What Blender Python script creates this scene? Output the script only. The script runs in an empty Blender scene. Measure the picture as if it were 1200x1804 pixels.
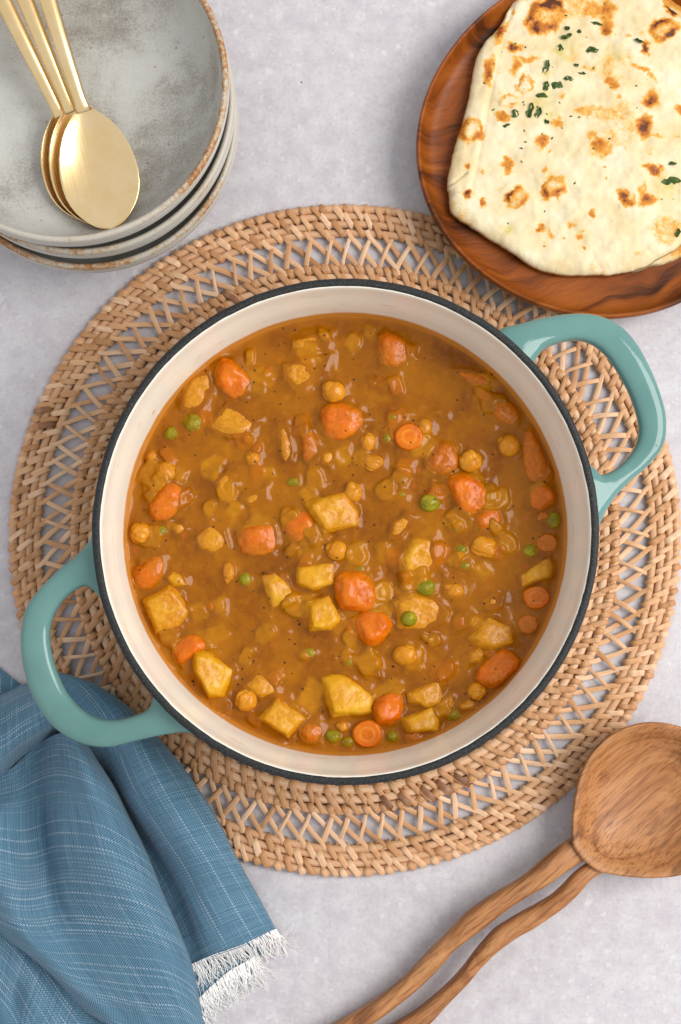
import bpy, bmesh, math, random
import numpy as np
from mathutils import Vector, Matrix, noise as mn

random.seed(7)
rng = np.random.default_rng(7)
S = bpy.context.scene
COL = S.collection
R = math.radians

# ------------------------------------------------------------------ camera, world, light
H, TILT, FPX = 0.85, R(3.0), 2638.0          # camera height, tilt, focal length in photo pixels (1200 x 1804)
CAM = np.array([0.0, -H * math.tan(TILT), H])
cd = bpy.data.cameras.new('camera'); cam = bpy.data.objects.new('camera', cd); COL.objects.link(cam)
cam.location = CAM; cam.rotation_euler = (TILT, 0, 0)
cd.sensor_fit = 'VERTICAL'; cd.sensor_height = 36.0; cd.sensor_width = 24.0
cd.lens = 36.0 * FPX / 1804.0
cd.clip_start = 0.05; cd.clip_end = 50
S.camera = cam

W = bpy.data.worlds.new('World'); S.world = W; W.use_nodes = True
bg = W.node_tree.nodes['Background']
bg.inputs[0].default_value = (0.97, 0.97, 1.0, 1); bg.inputs[1].default_value = 0.74

def area(name, loc, target, sx, sy, power, col):
    l = bpy.data.lights.new(name, 'AREA'); l.shape = 'RECTANGLE'; l.size = sx; l.size_y = sy
    l.energy = power; l.color = col
    o = bpy.data.objects.new(name, l); COL.objects.link(o)
    o.location = loc
    o.rotation_euler = (Vector(target) - Vector(loc)).to_track_quat('-Z', 'Y').to_euler()
    return o
area('window_light', (0.95, 0.08, 1.05), (0.0, 0.0, 0.0), 0.85, 0.85, 19.0, (1.0, 0.970, 0.930))

S.view_settings.view_transform = 'Standard'; S.view_settings.look = 'None'
S.view_settings.exposure = 0.0; S.view_settings.gamma = 1.0
S.render.engine = 'CYCLES'
S.cycles.max_bounces = 8
S.cycles.use_denoising = True

# ------------------------------------------------------------------ helpers
def at(px, py, z):
    """photo pixel -> world point on the level z"""
    d = np.array([(px - 600.0) / FPX, (902.0 - py) / FPX, -1.0])
    c, s = math.cos(TILT), math.sin(TILT)
    d = np.array([d[0], c * d[1] - s * d[2], s * d[1] + c * d[2]])
    t = (z - CAM[2]) / d[2]
    return CAM + d * t

def thing(name, label, cat, loc=(0, 0, 0), group=None):
    o = bpy.data.objects.new(name, None); COL.objects.link(o)
    o.location = loc; o.empty_display_size = 0.02
    o['label'] = label; o['category'] = cat
    if group: o['group'] = group
    return o

def tag(o, label, cat, group=None):
    o['label'] = label; o['category'] = cat
    if group: o['group'] = group
    return o

def make_mesh(name, v, f, mat, smooth=True, attrs=None):
    me = bpy.data.meshes.new(name)
    v = np.asarray(v, dtype=float)
    me.from_pydata(v.tolist(), [], f if isinstance(f, list) else f.tolist())
    if smooth: me.polygons.foreach_set('use_smooth', [True] * len(me.polygons))
    for k, a in (attrs or {}).items():
        at_ = me.attributes.new(k, 'FLOAT', 'POINT'); at_.data.foreach_set('value', np.asarray(a, dtype=np.float32).ravel())
    if mat: me.materials.append(mat)
    me.update()
    return me

def link(name, me, parent=None, loc=None):
    o = bpy.data.objects.new(name, me); COL.objects.link(o)
    if loc is not None: o.location = loc
    if parent: o.parent = parent
    return o

def obj(name, v, f, mat, parent=None, smooth=True, attrs=None, local=True):
    """world-space vertices; made local to the parent's location"""
    v = np.asarray(v, dtype=float)
    if parent is not None and local: v = v - np.array(parent.location)
    return link(name, make_mesh(name, v, f, mat, smooth, attrs), parent)

def grid_faces(nu, nv, wrap_u=False, wrap_v=False, flip=False):
    i = np.arange(nu if wrap_u else nu - 1); j = np.arange(nv if wrap_v else nv - 1)
    I, J = np.meshgrid(i, j, indexing='ij'); I = I.ravel(); J = J.ravel()
    I2 = (I + 1) % nu; J2 = (J + 1) % nv
    q = np.stack([I * nv + J, I2 * nv + J, I2 * nv + J2, I * nv + J2], 1)
    return q[:, ::-1] if flip else q

def lathe(prof, n, cx=0, cy=0, close=False):
    prof = np.asarray(prof, float); a = np.linspace(0, 2 * math.pi, n, endpoint=False)
    v = np.stack([cx + prof[None, :, 0] * np.cos(a)[:, None], cy + prof[None, :, 0] * np.sin(a)[:, None],
                  np.repeat(prof[None, :, 1], n, 0)], 2).reshape(-1, 3)
    return v, grid_faces(n, len(prof), True, close)

def smoothstep(x, a, b):
    t = np.clip((x - a) / (b - a), 0, 1); return t * t * (3 - 2 * t)

def catmull(P, n):
    """open Catmull-Rom through P (k,d) -> (n,d)"""
    P = np.asarray(P, float); k = len(P)
    Q = np.vstack([2 * P[0] - P[1], P, 2 * P[-1] - P[-2]])
    t = np.linspace(0, k - 1, n); i = np.minimum(t.astype(int), k - 2); f = (t - i)[:, None]
    p0, p1, p2, p3 = Q[i], Q[i + 1], Q[i + 2], Q[i + 3]
    return 0.5 * (2 * p1 + (p2 - p0) * f + (2 * p0 - 5 * p1 + 4 * p2 - p3) * f ** 2 + (3 * p1 - p0 - 3 * p2 + p3) * f ** 3)

def closed_curve(P, n):
    P = np.asarray(P, float); k = len(P)
    t = np.linspace(0, k, n, endpoint=False); i = t.astype(int); f = (t - i)[:, None]
    p0, p1, p2, p3 = P[(i - 1) % k], P[i % k], P[(i + 1) % k], P[(i + 2) % k]
    C = 0.5 * (2 * p1 + (p2 - p0) * f + (2 * p0 - 5 * p1 + 4 * p2 - p3) * f ** 2 + (3 * p1 - p0 - 3 * p2 + p3) * f ** 3)
    d = np.linalg.norm(np.roll(C, -1, 0) - C, axis=1); s = np.concatenate([[0], np.cumsum(d)])
    C2 = np.vstack([C, C[:1]]); u = np.linspace(0, s[-1], n, endpoint=False)
    return np.stack([np.interp(u, s, C2[:, q]) for q in range(C.shape[1])], 1)

def fit_circle(pts):
    p = np.asarray(pts, float); A = np.c_[2 * p, np.ones(len(p))]
    s = np.linalg.lstsq(A, (p ** 2).sum(1), rcond=None)[0]
    return s[0], s[1], math.sqrt(s[2] + s[0] ** 2 + s[1] ** 2)

def _h(ix, iy, iz, seed):
    n = (ix.astype(np.int64) * 374761393 + iy.astype(np.int64) * 668265263 + iz.astype(np.int64) * 2147483647 + seed * 1274126177) & 0xffffffff
    n = ((n ^ (n >> 13)) * 1274126177) & 0xffffffff
    return ((n ^ (n >> 16)) & 0xffff) / 65535.0

def vnoise(P, scale, seed=0):
    """value noise in -1..1 on (n,3) or (n,2) points"""
    P = np.asarray(P, float) * scale
    if P.shape[1] == 2: P = np.c_[P, np.zeros(len(P))]
    i = np.floor(P); f = P - i; f = f * f * f * (f * (f * 6 - 15) + 10); i = i.astype(np.int64)
    r = 0
    for dx in (0, 1):
        wx = f[:, 0] if dx else 1 - f[:, 0]
        for dy in (0, 1):
            wy = f[:, 1] if dy else 1 - f[:, 1]
            for dz in (0, 1):
                wz = f[:, 2] if dz else 1 - f[:, 2]
                r = r + wx * wy * wz * _h(i[:, 0] + dx, i[:, 1] + dy, i[:, 2] + dz, seed)
    return 2 * r - 1

def fbm(P, scale, oct=3, seed=0):
    r = 0; a = 1.0
    for k in range(oct): r = r + a * vnoise(P, scale * 2 ** k, seed + k * 17); a *= 0.5
    return r

# ------------------------------------------------------------------ material helpers
class Mat:
    def __init__(s, name, rough=0.5, spec=0.5):
        s.m = bpy.data.materials.new(name); s.m.use_nodes = True; s.nt = s.m.node_tree
        s.b = s.nt.nodes['Principled BSDF']; s.set(Roughness=rough); s.b.inputs['Specular IOR Level'].default_value = spec
    def set(s, **k):
        for a, v in k.items():
            a = a.replace('_', ' ')
            if hasattr(v, 'is_output'): s.nt.links.new(v, s.b.inputs[a])
            else: s.b.inputs[a].default_value = v
        return s
    def n(s, t, out=0, ins=None, **props):
        nd = s.nt.nodes.new('ShaderNode' + t)
        for k, v in props.items(): setattr(nd, k, v)
        for k, v in (ins or {}).items():
            if hasattr(v, 'is_output'): s.nt.links.new(v, nd.inputs[k])
            else: nd.inputs[k].default_value = v
        return nd.outputs[out]
    def attr(s, a): return s.n('Attribute', 'Fac', attribute_name=a)
    def coord(s, w='Object'): return s.n('TexCoord', w)
    def map(s, v, scale=(1, 1, 1), rot=(0, 0, 0), loc=(0, 0, 0)):
        return s.n('Mapping', 0, {'Vector': v, 'Scale': scale, 'Rotation': rot, 'Location': loc})
    def noise(s, v, scale, detail=3, rough=0.5, dist=0.0, out='Fac'):
        return s.n('TexNoise', out, {'Vector': v, 'Scale': scale, 'Detail': detail, 'Roughness': rough, 'Distortion': dist})
    def voro(s, v, scale, feature='F1', out='Distance', rnd=1.0):
        return s.n('TexVoronoi', out, {'Vector': v, 'Scale': scale, 'Randomness': rnd}, feature=feature)
    def ramp(s, fac, stops, interp='LINEAR'):
        nd = s.nt.nodes.new('ShaderNodeValToRGB'); s.nt.links.new(fac, nd.inputs[0]); cr = nd.color_ramp; cr.interpolation = interp
        while len(cr.elements) < len(stops): cr.elements.new(0.5)
        for e, (p, c) in zip(cr.elements, stops):
            e.position = p; e.color = (*c, 1) if hasattr(c, '__len__') else (c, c, c, 1)
        return nd.outputs[0]
    def mix(s, fac, a, b, blend='MIX'):
        nd = s.nt.nodes.new('ShaderNodeMix'); nd.data_type = 'RGBA'; nd.blend_type = blend
        for i, v in ((0, fac), (6, a), (7, b)):
            if hasattr(v, 'is_output'): s.nt.links.new(v, nd.inputs[i])
            else: nd.inputs[i].default_value = v if i == 0 else ((*v, 1) if len(v) == 3 else v)
        return nd.outputs[2]
    def math(s, op, a, b=None, clamp=False):
        nd = s.nt.nodes.new('ShaderNodeMath'); nd.operation = op; nd.use_clamp = clamp
        for i, v in enumerate((a, b)):
            if v is None: continue
            if hasattr(v, 'is_output'): s.nt.links.new(v, nd.inputs[i])
            else: nd.inputs[i].default_value = v
        return nd.outputs[0]
    def mr(s, v, a, b, c=0.0, d=1.0):
        return s.n('MapRange', 0, {'Value': v, 'From Min': a, 'From Max': b, 'To Min': c, 'To Max': d})
    def sep(s, v, i): return s.n('SeparateXYZ', i, {0: v})
    def comb(s, x, y, z=0.0): return s.n('CombineXYZ', 0, {0: x, 1: y, 2: z})
    def bump(s, h, dist=0.001, strength=1.0, normal=None):
        ins = {'Height': h, 'Distance': dist, 'Strength': strength}
        if normal is not None: ins['Normal'] = normal
        o = s.n('Bump', 0, ins); s.nt.links.new(o, s.b.inputs['Normal']); return o

# ---- stone table
def mat_table():
    m = Mat('pale_stone', 0.55, 0.4); c = m.coord()
    n1 = m.noise(c, 7, 5, 0.6); n2 = m.noise(c, 90, 4, 0.65); n3 = m.noise(c, 420, 3, 0.7)
    col = m.ramp(n1, [(0.3, (0.475, 0.442, 0.472)), (0.5, (0.525, 0.492, 0.524)), (0.7, (0.565, 0.530, 0.556))])
    col = m.mix(m.mr(n2, 0.35, 0.7), col, (0.62, 0.605, 0.62))
    col = m.mix(m.mr(n3, 0.50, 0.74, 0, 0.42), col, (0.36, 0.325, 0.345))
    wv = m.n('VectorMath', 0, {0: c, 1: m.n('VectorMath', 0, {0: m.noise(c, 130, 2, 0.5, out='Color'), 1: (0.006, 0.006, 0.006)}, operation='MULTIPLY')}, operation='ADD')
    for sc, r0, amt, ring in ((105, 0.24, 0.42, False), (62, 0.22, 0.42, True), (190, 0.30, 0.28, False), (420, 0.42, 0.22, False)):
        d = m.voro(wv, sc); rnd = m.voro(wv, sc, out='Color')
        rsel = m.mr(m.sep(rnd, 0), 0.55, 1.0, 0.0, r0)
        inside = m.mr(m.math('SUBTRACT', d, rsel), -0.05, 0.03, 1, 0)
        if ring: inside = m.math('MULTIPLY', inside, m.mr(m.math('SUBTRACT', d, m.math('MULTIPLY', rsel, 0.72)), -0.05, 0.02, 0.25, 1))
        sel = m.mr(m.sep(rnd, 0), 0.66, 0.86)
        f = m.math('MULTIPLY', m.math('MULTIPLY', inside, sel), amt)
        col = m.mix(f, col, (0.76, 0.745, 0.76))
    d = m.voro(c, 60); rnd = m.voro(c, 60, out='Color')
    f = m.math('MULTIPLY', m.mr(d, 0.03, 0.05, 0.85, 0), m.mr(m.sep(rnd, 1), 0.82, 0.84))
    col = m.mix(f, col, (0.13, 0.11, 0.10))
    m.set(Base_Color=col, Roughness=m.mr(n2, 0.3, 0.7, 0.5, 0.68))
    m.bump(m.math('ADD', m.math('MULTIPLY', n2, 0.7), m.math('MULTIPLY', n3, 0.4)), 0.0006, 0.5)
    return m.m

# ---- rattan
def mat_rattan(name, cols, rough=0.5):
    m = Mat(name, rough, 0.4)
    ga, gb = m.attr('ga'), m.attr('gb'); rnd = m.n('ObjectInfo', 'Random')
    v = m.comb(m.math('ADD', m.math('MULTIPLY', ga, 45), m.math('MULTIPLY', rnd, 37)), m.math('MULTIPLY', gb, 1900), rnd)
    g = m.noise(v, 1, 3, 0.6)
    base = m.ramp(rnd, [(i / (len(cols) - 1), c) for i, c in enumerate(cols)])
    blot = m.noise(m.comb(m.math('MULTIPLY', ga, 60), rnd, 0.0), 1.3, 2)
    col = m.mix(m.mr(g, 0.38, 0.72, 0.0, 0.5), base, (0.36, 0.185, 0.085))
    col = m.mix(m.mr(blot, 0.5, 0.8, 0.0, 0.45), col, (0.78, 0.55, 0.35))
    m.set(Base_Color=col); m.bump(g, 0.0004, 0.6)
    return m.m

# ---- enamel etc.
def mat_teal():
    m = Mat('teal_enamel', 0.09, 0.40); c = m.coord()
    n = m.noise(c, 30, 3); f = m.noise(c, 700, 2, 0.7)
    col = m.ramp(n, [(0.3, (0.104, 0.228, 0.208)), (0.7, (0.136, 0.275, 0.256))])
    col = m.mix(m.mr(f, 0.62, 0.75, 0, 0.25), col, (0.08, 0.19, 0.17))
    d = m.voro(c, 75); rn = m.voro(c, 75, out='Color')
    col = m.mix(m.math('MULTIPLY', m.mr(d, 0.06, 0.12, 0.7, 0), m.mr(m.sep(rn, 0), 0.8, 0.82)), col, (0.22, 0.26, 0.05))
    m.set(Base_Color=col); m.bump(m.noise(c, 90, 2), 0.0004, 0.25)
    return m.m

def mat_cream(zs):
    m = Mat('cream_enamel', 0.22, 0.45); g = m.coord()
    z = m.sep(g, 2); n = m.noise(g, 60, 3, 0.6)
    br = m.noise(m.map(g, (25, 25, 600)), 1, 3, 0.6)
    col = m.ramp(br, [(0.3, (0.815, 0.785, 0.675)), (0.7, (0.865, 0.840, 0.745))])
    # orange oil left just above the sauce, and brushed-on film and splashes further up
    hgt = m.math('SUBTRACT', z, m.math('MULTIPLY', n, 0.0032))
    col = m.mix(m.mr(hgt, zs - 0.0020, zs + 0.0006, 0.95, 0.0), col, (0.60, 0.225, 0.002))
    sp = m.noise(m.map(g, (70, 70, 260)), 1, 4, 0.65)
    col = m.mix(m.mr(sp, 0.61, 0.76, 0, 0.6), col, (0.68, 0.37, 0.08))
    d = m.voro(m.map(g, (1, 1, 1.6)), 42); rn = m.voro(m.map(g, (1, 1, 1.6)), 42, out='Color')
    col = m.mix(m.math('MULTIPLY', m.mr(m.math('ADD', d, m.math('MULTIPLY', n, 0.10)), 0.08, 0.15, 0.9, 0), m.mr(m.sep(rn, 0), 0.72, 0.74)), col, (0.50, 0.19, 0.02))
    m.set(Base_Color=col, Coat_Weight=0.15, Coat_Roughness=0.1); m.bump(br, 0.0002, 0.3)
    return m.m

def mat_iron():
    m = Mat('bare_iron', 0.5, 0.3); c = m.coord()
    n = m.noise(c, 900, 3, 0.7); b = m.noise(c, 60, 3)
    col = m.ramp(n, [(0.35, (0.009, 0.010, 0.010)), (0.60, (0.028, 0.030, 0.030)), (0.78, (0.13, 0.135, 0.132))])
    col = m.mix(m.mr(b, 0.68, 0.78, 0, 0.6), col, (0.20, 0.10, 0.02))
    m.set(Base_Color=col, Roughness=m.mr(n, 0.3, 0.7, 0.38, 0.62)); m.bump(n, 0.0006, 0.7)
    return m.m

def mat_chip():
    m = Mat('chipped_metal', 0.6, 0.4); c = m.coord(); n = m.noise(c, 900, 3, 0.7)
    m.set(Base_Color=m.ramp(n, [(0.35, (0.06, 0.07, 0.06)), (0.6, (0.30, 0.31, 0.27)), (0.75, (0.55, 0.55, 0.5))])); m.bump(n, 0.0006, 0.8)
    return m.m

SAUCE = (0.288, 0.091, 0.0001)
def mat_sauce():
    m = Mat('curry_sauce', 0.1, 0.32); c = m.coord()
    n1 = m.noise(c, 38, 4, 0.6, 0.6); n2 = m.noise(c, 260, 4, 0.7); n3 = m.noise(c, 1500, 2, 0.6)
    col = m.ramp(n1, [(0.3, (0.200, 0.056, 0.0001)), (0.5, SAUCE), (0.72, (0.370, 0.128, 0.0003))])
    col = m.mix(m.mr(n2, 0.52, 0.75, 0, 0.55), col, (0.42, 0.145, 0.003))
    oil = m.attr('oil')
    col = m.mix(m.math('MULTIPLY', m.attr('gold'), m.mr(n2, 0.3, 0.7, 0.4, 0.85)), col, (0.54, 0.225, 0.003))
    col = m.mix(m.math('MULTIPLY', m.attr('warm'), m.mr(n2, 0.3, 0.7, 0.4, 0.85)), col, (0.46, 0.120, 0.001))
    col = m.mix(m.math('MULTIPLY', oil, m.mr(n2, 0.3, 0.7, 0.5, 1.0)), col, (0.50, 0.165, 0.001))
    d = m.voro(c, 190); rn = m.voro(c, 190, out='Color')
    f = m.math('MULTIPLY', m.mr(d, 0.10, 0.16, 0.85, 0), m.mr(m.sep(rn, 0), 0.70, 0.72))
    col = m.mix(f, col, (0.055, 0.022, 0.006))
    d = m.voro(c, 120); rn = m.voro(c, 120, out='Color')
    f = m.math('MULTIPLY', m.mr(d, 0.10, 0.25, 0.5, 0), m.mr(m.sep(rn, 1), 0.82, 0.86))
    col = m.mix(f, col, (0.45, 0.095, 0.012))
    m.set(Base_Color=col, Roughness=m.mr(n2, 0.3, 0.7, 0.10, 0.19), IOR=1.40)
    m.bump(m.math('ADD', n2, m.math('MULTIPLY', n3, 0.25)), 0.00018, 0.35)
    return m.m

def mat_food(name, lo, mid, hi, ca, cb, rough=0.17, bumpd=0.0004):
    m = Mat(name, rough, 0.38); c = m.coord(); oi = m.n('ObjectInfo', 'Random')
    cc = m.n('VectorMath', 0, {0: c, 1: m.comb(oi, m.math('MULTIPLY', oi, 3.1), 0.0)}, operation='ADD')
    n1 = m.noise(cc, 120, 3, 0.6, 0.5); n2 = m.noise(cc, 520, 3, 0.65); n3 = m.noise(cc, 75, 4, 0.6, 0.8)
    col = m.ramp(n1, [(0.3, lo), (0.5, mid), (0.7, hi)])
    col = m.mix(m.math('MULTIPLY', m.attr('core'), 0.6), col, (0.80, 0.30, 0.03))
    coat = m.attr('coat')
    f = m.mr(m.math('ADD', coat, m.math('MULTIPLY', m.math('SUBTRACT', n3, 0.5), 1.6)), 0.10, 0.75)
    f = m.math('MULTIPLY', f, 0.93)
    col = m.mix(f, col, m.mix(m.mr(n2, 0.35, 0.65), ca, cb))
    d = m.voro(cc, 210); rn = m.voro(cc, 210, out='Color')
    sp = m.math('MULTIPLY', m.mr(d, 0.12, 0.18, 0.8, 0), m.mr(m.sep(rn, 0), 0.82, 0.84))
    col = m.mix(sp, col, (0.06, 0.025, 0.008))
    m.set(Base_Color=col, IOR=1.42, Roughness=m.mr(n2, 0.3, 0.7, rough * 0.8, rough * 1.7), Subsurface_Weight=0.12, Subsurface_Radius=(1.0, 0.45, 0.12), Subsurface_Scale=0.002)
    m.bump(m.math('ADD', n2, m.math('MULTIPLY', n1, 0.6)), bumpd, 0.6)
    return m.m

def mat_stoneware():
    m = Mat('grey_stoneware_glaze', 0.32, 0.5); c = m.coord()
    n1 = m.noise(c, 22, 4, 0.6, 0.4); n2 = m.noise(c, 900, 3, 0.75); n3 = m.noise(c, 90, 3, 0.6)
    k = m.math('ADD', m.math('ADD', m.math('MULTIPLY', n1, 0.75), m.math('MULTIPLY', n2, 0.42)), m.math('MULTIPLY', n3, 0.16))
    col = m.ramp(k, [(0.48, (0.575, 0.575, 0.535)), (0.66, (0.490, 0.485, 0.445)), (0.78, (0.330, 0.310, 0.270)), (0.92, (0.190, 0.168, 0.132))])
    sp = m.voro(c, 260); rn = m.voro(c, 260, out='Color')
    col = m.mix(m.math('MULTIPLY', m.mr(sp, 0.15, 0.22, 0.5, 0), m.mr(m.sep(rn, 0), 0.9, 0.92)), col, (0.16, 0.10, 0.05))
    m.set(Base_Color=col, Coat_Weight=0.15, Coat_Roughness=0.15); m.bump(n2, 0.0003, 0.35)
    return m.m

def mat_glaze_side():
    m = Mat('pale_stoneware_side', 0.4, 0.45); c = m.coord()
    n1 = m.noise(m.map(c, (8, 8, 170)), 1, 4, 0.6); n2 = m.noise(c, 900, 3, 0.75)
    col = m.ramp(n1, [(0.3, (0.47, 0.45, 0.40)), (0.55, (0.60, 0.59, 0.555)), (0.75, (0.66, 0.65, 0.62))])
    col = m.mix(m.mr(n2, 0.6, 0.8, 0, 0.4), col, (0.36, 0.29, 0.20))
    m.set(Base_Color=col); m.bump(n1, 0.0004, 0.4)
    return m.m

def mat_bowl_rim():
    m = Mat('brown_rim_glaze', 0.45, 0.4); c = m.coord()
    n = m.noise(c, 480, 4, 0.75); b = m.noise(c, 26, 3, 0.6)
    k = m.math('ADD', m.math('ADD', n, m.math('MULTIPLY', m.math('SUBTRACT', b, 0.5), 0.8)), m.math('MULTIPLY', m.math('SUBTRACT', m.attr('worn'), 0.80), 0.36))
    col = m.ramp(k, [(0.36, (0.50, 0.46, 0.39)), (0.5, (0.44, 0.31, 0.18)), (0.60, (0.36, 0.15, 0.045)), (0.80, (0.24, 0.085, 0.022))])
    m.set(Base_Color=col); m.bump(n, 0.0004, 0.6)
    return m.m

def mat_brass():
    m = Mat('brushed_brass', 0.24, 0.5); ga, gb = m.attr('ga'), m.attr('gb')
    g = m.noise(m.comb(m.math('MULTIPLY', ga, 60), m.math('MULTIPLY', gb, 2600), 0.0), 1, 3, 0.65)
    c = m.coord(); n = m.noise(c, 70, 3, 0.6)
    col = m.ramp(n, [(0.35, (0.92, 0.67, 0.33)), (0.65, (0.97, 0.75, 0.42))])
    m.set(Base_Color=col, Metallic=1.0, Roughness=m.mr(g, 0.3, 0.7, 0.20, 0.34)); m.bump(g, 0.00005, 0.2)
    return m.m

def mat_plate_wood():
    m = Mat('acacia_wood', 0.4, 0.2); c = m.coord()
    mp = m.map(c, (1, 1, 1), (0, 0, R(-14)))
    warp = m.noise(mp, 9, 3, 0.5, out='Color')
    w = m.n('VectorMath', 0, {0: mp, 1: m.n('VectorMath', 0, {0: m.n('VectorMath', 0, {0: warp, 1: (0.5, 0.5, 0.5)}, operation='SUBTRACT'), 1: (0.0, 0.09, 0.0)}, operation='MULTIPLY')}, operation='ADD')
    bands = m.noise(m.map(w, (7, 75, 7)), 1, 4, 0.62, 0.3); fine = m.noise(m.map(mp, (38, 900, 60)), 1, 3, 0.7)
    fleck = m.noise(m.map(mp, (120, 1500, 120)), 1, 2, 0.6)
    col = m.ramp(bands, [(0.30, (0.022, 0.006, 0.002)), (0.40, (0.100, 0.026, 0.005)), (0.50, (0.235, 0.058, 0.007)), (0.62, (0.33, 0.092, 0.012)), (0.74, (0.21, 0.052, 0.007))])
    col = m.mix(m.mr(fine, 0.5, 0.8, 0, 0.55), col, (0.14, 0.042, 0.012))
    col = m.mix(m.mr(fleck, 0.66, 0.74, 0, 0.7), col, (0.045, 0.014, 0.006))
    m.set(Base_Color=col, Roughness=m.mr(fine, 0.3, 0.7, 0.3, 0.46)); m.bump(fine, 0.0003, 0.5)
    return m.m

def mat_spoon_wood(name, k=1.0):
    m = Mat(name, 0.46, 0.4); c = m.coord()
    ang = R(40)
    mp = m.map(c, (1, 1, 1), (0, 0, -ang))
    # growth rings round an axis that runs along the spoon: the hollow of the bowl cuts them into arcs
    dst = m.n('VectorMath', 0, {0: mp, 1: m.n('VectorMath', 0, {0: m.noise(mp, 14, 2, 0.5, out='Color'), 1: (0.02, 0.012, 0.006)}, operation='MULTIPLY')}, operation='ADD')
    x, y, z = (m.sep(dst, i) for i in range(3))
    rr = m.math('SQRT', m.math('ADD', m.math('POWER', m.math('ADD', m.math('MULTIPLY', y, 1.0), 0.004), 2.0), m.math('POWER', m.math('MULTIPLY', m.math('ADD', z, m.math('MULTIPLY', x, 0.16)), 2.6), 2.0)))
    rings = m.noise(m.comb(m.math('MULTIPLY', rr, 120), m.math('MULTIPLY', x, 9), 0.0), 1, 5, 0.7)
    fine = m.noise(m.map(mp, (36, 760, 400)), 1, 4, 0.75)
    col = m.ramp(rings, [(0.28, (0.115 * k, 0.045 * k, 0.018 * k)), (0.41, (0.375 * k, 0.150 * k, 0.046 * k)), (0.52, (0.475 * k, 0.205 * k, 0.072 * k)), (0.75, (0.56 * k, 0.270 * k, 0.108 * k))])
    col = m.mix(m.mr(fine, 0.48, 0.64, 0, 0.8), col, (0.16, 0.050, 0.012))
    sk = m.noise(m.map(dst, (14, 95, 60)), 1, 4, 0.65, 0.5)
    col = m.mix(m.mr(sk, 0.54, 0.70, 0, 0.8), col, (0.13, 0.047, 0.015))
    col = m.mix(m.mr(sk, 0.46, 0.30, 0, 0.6), col, (0.60, 0.31, 0.125))
    st = m.noise(c, 42, 4, 0.6, 0.4)
    col = m.mix(m.mr(st, 0.63, 0.70, 0, 0.28), col, (0.55, 0.20, 0.02))
    m.set(Base_Color=col); m.bump(fine, 0.0003, 0.5)
    return m.m

def mat_bread():
    m = Mat('flatbread_crust', 0.6, 0.3); c = m.coord()
    n1 = m.noise(c, 55, 4, 0.6); n2 = m.noise(c, 330, 4, 0.7); n3 = m.noise(c, 700, 2, 0.7)
    col = m.ramp(n1, [(0.3, (0.680, 0.525, 0.275)), (0.5, (0.745, 0.625, 0.385)), (0.7, (0.790, 0.705, 0.510))])
    oil = m.attr('oil'); col = m.mix(m.math('MULTIPLY', oil, m.mr(n2, 0.35, 0.65, 0.35, 1)), col, (0.58, 0.47, 0.09))
    ch = m.attr('char'); k = m.math('ADD', ch, m.math('MULTIPLY', m.math('SUBTRACT', n2, 0.5), 0.75))
    k = m.math('ADD', k, m.math('MULTIPLY', m.math('SUBTRACT', n3, 0.5), 0.35))
    tone = m.ramp(k, [(0.10, (0.72, 0.53, 0.25)), (0.34, (0.76, 0.42, 0.085)), (0.58, (0.62, 0.245, 0.028)), (0.84, (0.40, 0.115, 0.014)), (1.0, (0.10, 0.03, 0.012))])
    col = m.mix(m.mr(k, 0.12, 0.42), col, tone)
    m.set(Base_Color=col, Roughness=m.mr(oil, 0, 1, 0.58, 0.36), Subsurface_Weight=0.15, Subsurface_Radius=(1, 0.6, 0.3), Subsurface_Scale=0.003)
    m.bump(m.math('ADD', m.math('MULTIPLY', n2, 0.9), n1), 0.0011, 0.45)
    return m.m

def mat_herb():
    m = Mat('dried_parsley', 0.5, 0.4); c = m.coord(); n = m.noise(c, 500, 3, 0.6)
    m.set(Base_Color=m.ramp(n, [(0.35, (0.020, 0.045, 0.006)), (0.6, (0.060, 0.110, 0.014)), (0.8, (0.16, 0.22, 0.03))]))
    return m.m

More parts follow.
